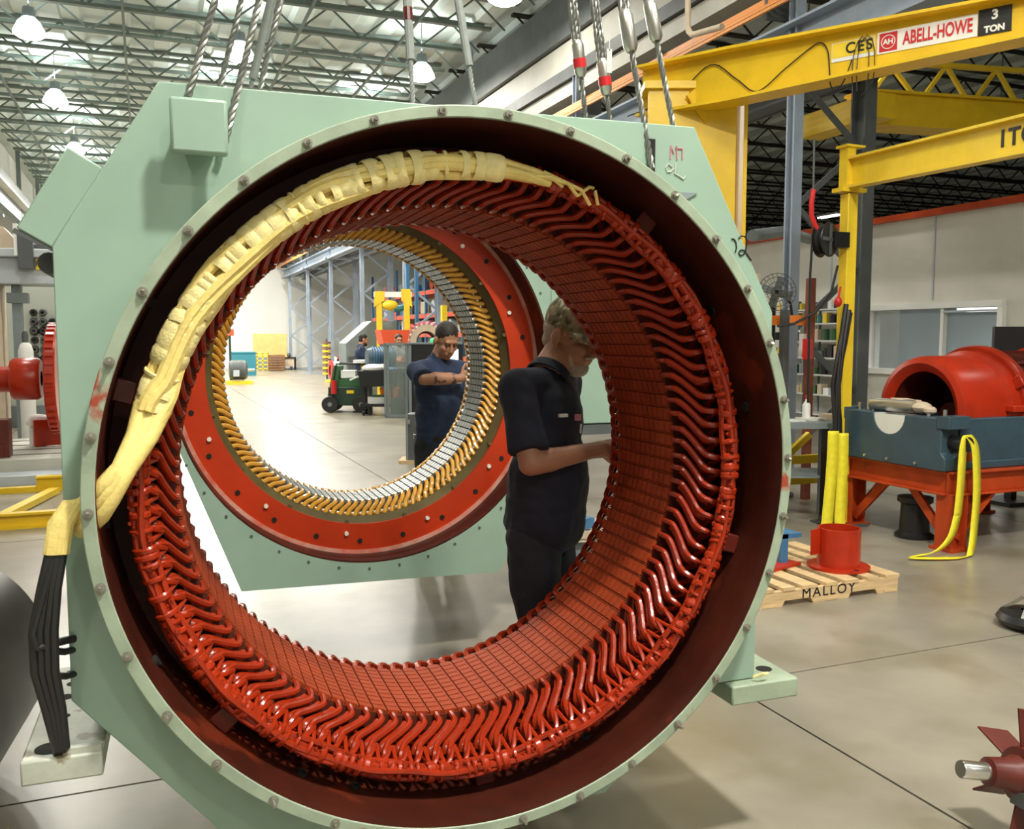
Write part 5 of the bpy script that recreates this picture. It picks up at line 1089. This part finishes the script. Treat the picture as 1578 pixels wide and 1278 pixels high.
t = thing('orange_tub', 'orange-red tub raised behind the glass cabinet, left of gear arch', 'tub', (5.55, 21.6, 0)); link('tub', MB().prism([(-.28, 1.5), (.28, 1.5), (.36, 1.84), (-.36, 1.84)], -.3, .3), 'rack_red', t); link('stand', MB().box((0, 0, .75), (.5, .5, 1.5)), 'steel_dark', t)
t = thing('gear_arch', 'pale toothed half ring casting standing behind the dark cabinet', 'casting', (6.83, 23.1, 0)); link('ring', MB().lathe([(.28, -.12), (.46, -.12), (.46, .12), (.28, .12)], 32, 'Y', (0, 0, 1.55), closed=True), 'tan', t)
g_ = MB()
for i in range(22): q = 2 * PI * i / 22; g_.box((.49 * math.cos(q), 0, 1.55 + .49 * math.sin(q)), (.09, .24, .06), m=Matrix.Rotation(-q, 3, 'Y'))
link('teeth', g_, 'pink', t); link('inner_red', MB().lathe([(.22, .02), (.28, .02), (.28, .1), (.22, .1)], 32, 'Y', (0, 0, 1.55), closed=True), 'red_dark', t); link('stand', MB().box((0, 0, .55), (.8, .4, 1.1)), 'steel_dark', t)
t = thing('blue_post', 'tall blue mast of a lift truck behind the gantry', 'mast', (7.0, 25.0, 0))
for x in (-.12, .14): link('rail', MB().box((x, 0, 1.9), (.09, .12, 3.8)), 'blue', t)
link('cross_bar', MB().box((0, 0, 3.7), (.36, .1, .1)).box((0, 0, 1.2), (.36, .1, .1)), 'blue', t); link('body', MB().box((.1, .3, .5), (.9, .8, 1.0)), 'blue', t)
t = thing('grey_machine', 'mid grey sloped machine behind the man in navy shirt', 'machine', (5.5, 24.9, 0)); link('body', MB().prism([(-.5, 0), (.9, 0), (.9, 2.1), (.2, 2.1), (-.5, 1.5)], -.5, .5), 'steel_mid', t); link('panel', MB().box((-.2, -.52, .9), (.5, .04, .5)), 'steel_dark', t)
t = thing('electric_motor', 'dark blue ribbed electric motor on the bench beside the man', 'motor', (4.72, 19.4, 1.22)); 
link('body', MB().lathe([(.001, -.3), (.19, -.3), (.22, -.2), (.22, .3), (.001, .32)], 22, 'X'), 'blue_base', t)
for k in range(9): link('rib', MB().lathe([(.21, -.2 + .055 * k), (.25, -.2 + .055 * k), (.25, -.185 + .055 * k), (.21, -.185 + .055 * k)], 22, 'X'), 'blue', t)
link('bench', MB().box((.1, .1, -.27), (.9, .5, .08)).box((-.25, .1, -.75), (.08, .4, .92)).box((.45, .1, -.75), (.08, .4, .92)), 'steel_dark', t)
t = thing('welder_cart', 'dark green engine welder on wheels with tall handle and reel', 'cart', (4.18, 20.3, 0), R(-20))
link('body', MB().box((0, 0, .36), (.78, .6, .42)), 'dark_green', t, bevel=.02); link('top_cover', MB().prism([(-.3, .57), (.38, .57), (.30, .78), (-.2, .74)], -.25, .25), 'green_mach', t); link('back_panel', MB().prism([(-.42, .3), (-.22, .3), (-.12, 1.02), (-.26, 1.05)], -.28, .28), 'green_mach', t, bevel=.01)
link('handle', MB().tube([(-.3, -.28, .5), (-.2, -.28, 1.08), (.38, -.28, 1.06), (.38, .28, 1.06), (-.2, .28, 1.08), (-.3, .28, .5)], .018, 7), 'black', t); link('engine', MB().box((.05, -.1, .85), (.32, .3, .16)), 'paper', t)
for x in (-.34, .34):
    for y in (-.36, .36): w_ = link('wheel', MB().lathe([(.05, -.05), (.17, -.05), (.19, 0), (.17, .05), (.05, .05)], 22, 'Y', (x, y, .19)), 'rubber', t); link('wheel_hub', MB().cyl((x, y - .045, .19), (x, y + .045, .19), .055, n=12), 'steel_mid', w_)
link('badge', MB().box((.1, -.305, .46), (.16, .01, .07)), 'yellow2', t); link('hose_coil', MB().tube([(.1, -.3, .72), (.28, -.34, .80), (.42, -.3, .66), (.44, -.34, .2)], .022, 7), 'paper', t); link('red_tank', MB().cyl((-.25, -.36, .42), (-.25, -.36, .72), .06, n=12), 'sign_red', t)
t = thing('utility_cart', 'black utility cart topped with white rags beside the green welder', 'cart', (4.62, 19.2, 0), R(-20))
link('tray', MB().prism([(-.36, .62), (.36, .62), (.40, .95), (-.40, .95)], -.28, .28), 'black', t); link('shelf', MB().box((0, 0, .22), (.72, .5, .06)), 'black', t)
for x in (-.3, .3):
    for y in (-.2, .2): l = link('leg', MB().box((x, y, .38), (.05, .05, .5)), 'black', t); link('caster', MB().cyl((x - .02, y, .06), (x + .02, y, .06), .06, n=12), 'rubber', l)
t = thing('rag_heap', 'heap of white rags with blue cloth on the utility cart', 'rags', (4.62, 19.2, .95)); link('white_rags', MB().ell((-.1, 0, .05), (.26, .2, .10), 14).ell((.08, .05, .07), (.18, .16, .09), 12), 'white', t); link('blue_cloth', MB().ell((.26, -.08, .03), (.15, .14, .06), 12), 'blue', t)
tag(link('orange_bin', MB().prism([(-.14, .25), (.14, .25), (.20, .58), (-.20, .58)], -.15, .15), 'orange', None, (4.85, 19.15, 0), (0, 0, R(-20))), 'orange bin on the shelf of the black utility cart', 'bin')
t = thing('white_box', 'white box and hose tray on the low cart shelf', 'box', (4.55, 19.15, .25)); link('box', MB().box((0, 0, .07), (.3, .25, .14)), 'paper', t); link('green_hose', MB().box((.05, -.1, .17), (.3, .06, .04)), 'green_mach', t)
t = thing('stool_top', 'round white swivel stool seat behind the cart', 'stool', (4.45, 20.0, 0)); link('seat', MB().lathe([(.001, 1.10), (.2, 1.10), (.2, 1.16), (.001, 1.17)], 18), 'paper', t); link('post', MB().cyl((0, 0, 0), (0, 0, 1.1), .03, n=10), 'yellow2', t); link('base', MB().lathe([(.001, 0), (.22, 0), (.22, .03), (.001, .05)], 16), 'black', t)
t = thing('glass_cabinet', 'glass sided steel cabinet in front of the man in grey', 'cabinet', (4.85, 18.5, 0), R(-22))
for x in (-.22, .22):
    for y in (-.2, .2): link('post', MB().box((x, y, .78), (.045, .045, 1.52)), 'steel_mid', t)
for z_ in (.04, 1.52): link('rail', MB().box((0, -.2, z_), (.46, .045, .05)).box((0, .2, z_), (.46, .045, .05)).box((-.22, 0, z_), (.045, .42, .05)).box((.22, 0, z_), (.045, .42, .05)), 'steel_mid', t)
link('pane', MB().box((0, -.2, .78), (.42, .008, 1.44)), 'cab_glass', t); link('pane', MB().box((-.22, 0, .78), (.008, .36, 1.44)), 'cab_glass', t); link('contents', MB().box((.03, .05, .22), (.3, .2, .35)), 'dark_green', t)
t = thing('control_cabinet', 'tall black control cabinet with lit screen behind the inked man', 'cabinet', (5.05, 16.4, 0), R(-22))
link('body', MB().box((0, .15, .77), (.98, .5, 1.54)), 'black', t, bevel=.01); link('top_edge', MB().box((0, .15, 1.55), (1.02, .54, .03)), 'steel_mid', t); link('screen', MB().box((.30, -.115, 1.27), (.26, .02, .34)), 'screen', t); link('indicator', MB().ell((-.02, 0, 1.60), (.09, .06, .06), 12), 'green_glow', t)
link('hinge_post', MB().box((-.47, -.12, .77), (.05, .04, 1.5)), 'steel_mid', t)
t = thing('steel_locker', 'low grey steel locker beside the legs of the inked man', 'locker', (3.30, 11.75, 0), R(-22)); link('body', MB().box((0.06, 0, .33), (.26, .35, .64)), 'steel_dark', t, bevel=.006); link('front_edge', MB().box((-.07, -.16, .33), (.03, .04, .64)), 'steel_mid', t); link('hinge', MB().cyl((-.04, -.19, .52), (-.04, -.19, .58), .02, n=8), 'steel_bare', t); link('base', MB().box((.02, 0, .02), (.4, .45, .04)), 'wood', t)
t = thing('tool_tray', 'pale tray with blue and white tools on the floor behind the man in cap', 'tray', (2.62, 5.45, 0), R(-15)); link('tray', MB().box((0, 0, .35), (.5, .4, .04)).box((0, -.2, .38), (.5, .02, .05)).box((0, .2, .38), (.5, .02, .05)), 'tan', t); link('stand', MB().box((0, 0, .16), (.4, .3, .32)), 'steel_mid', t); link('blue_tool', MB().box((.05, -.03, .42), (.2, .08, .07), rz=.5), 'blue', t); link('white_tool', MB().box((-.08, .03, .41), (.22, .07, .05), rz=.3), 'white', t)
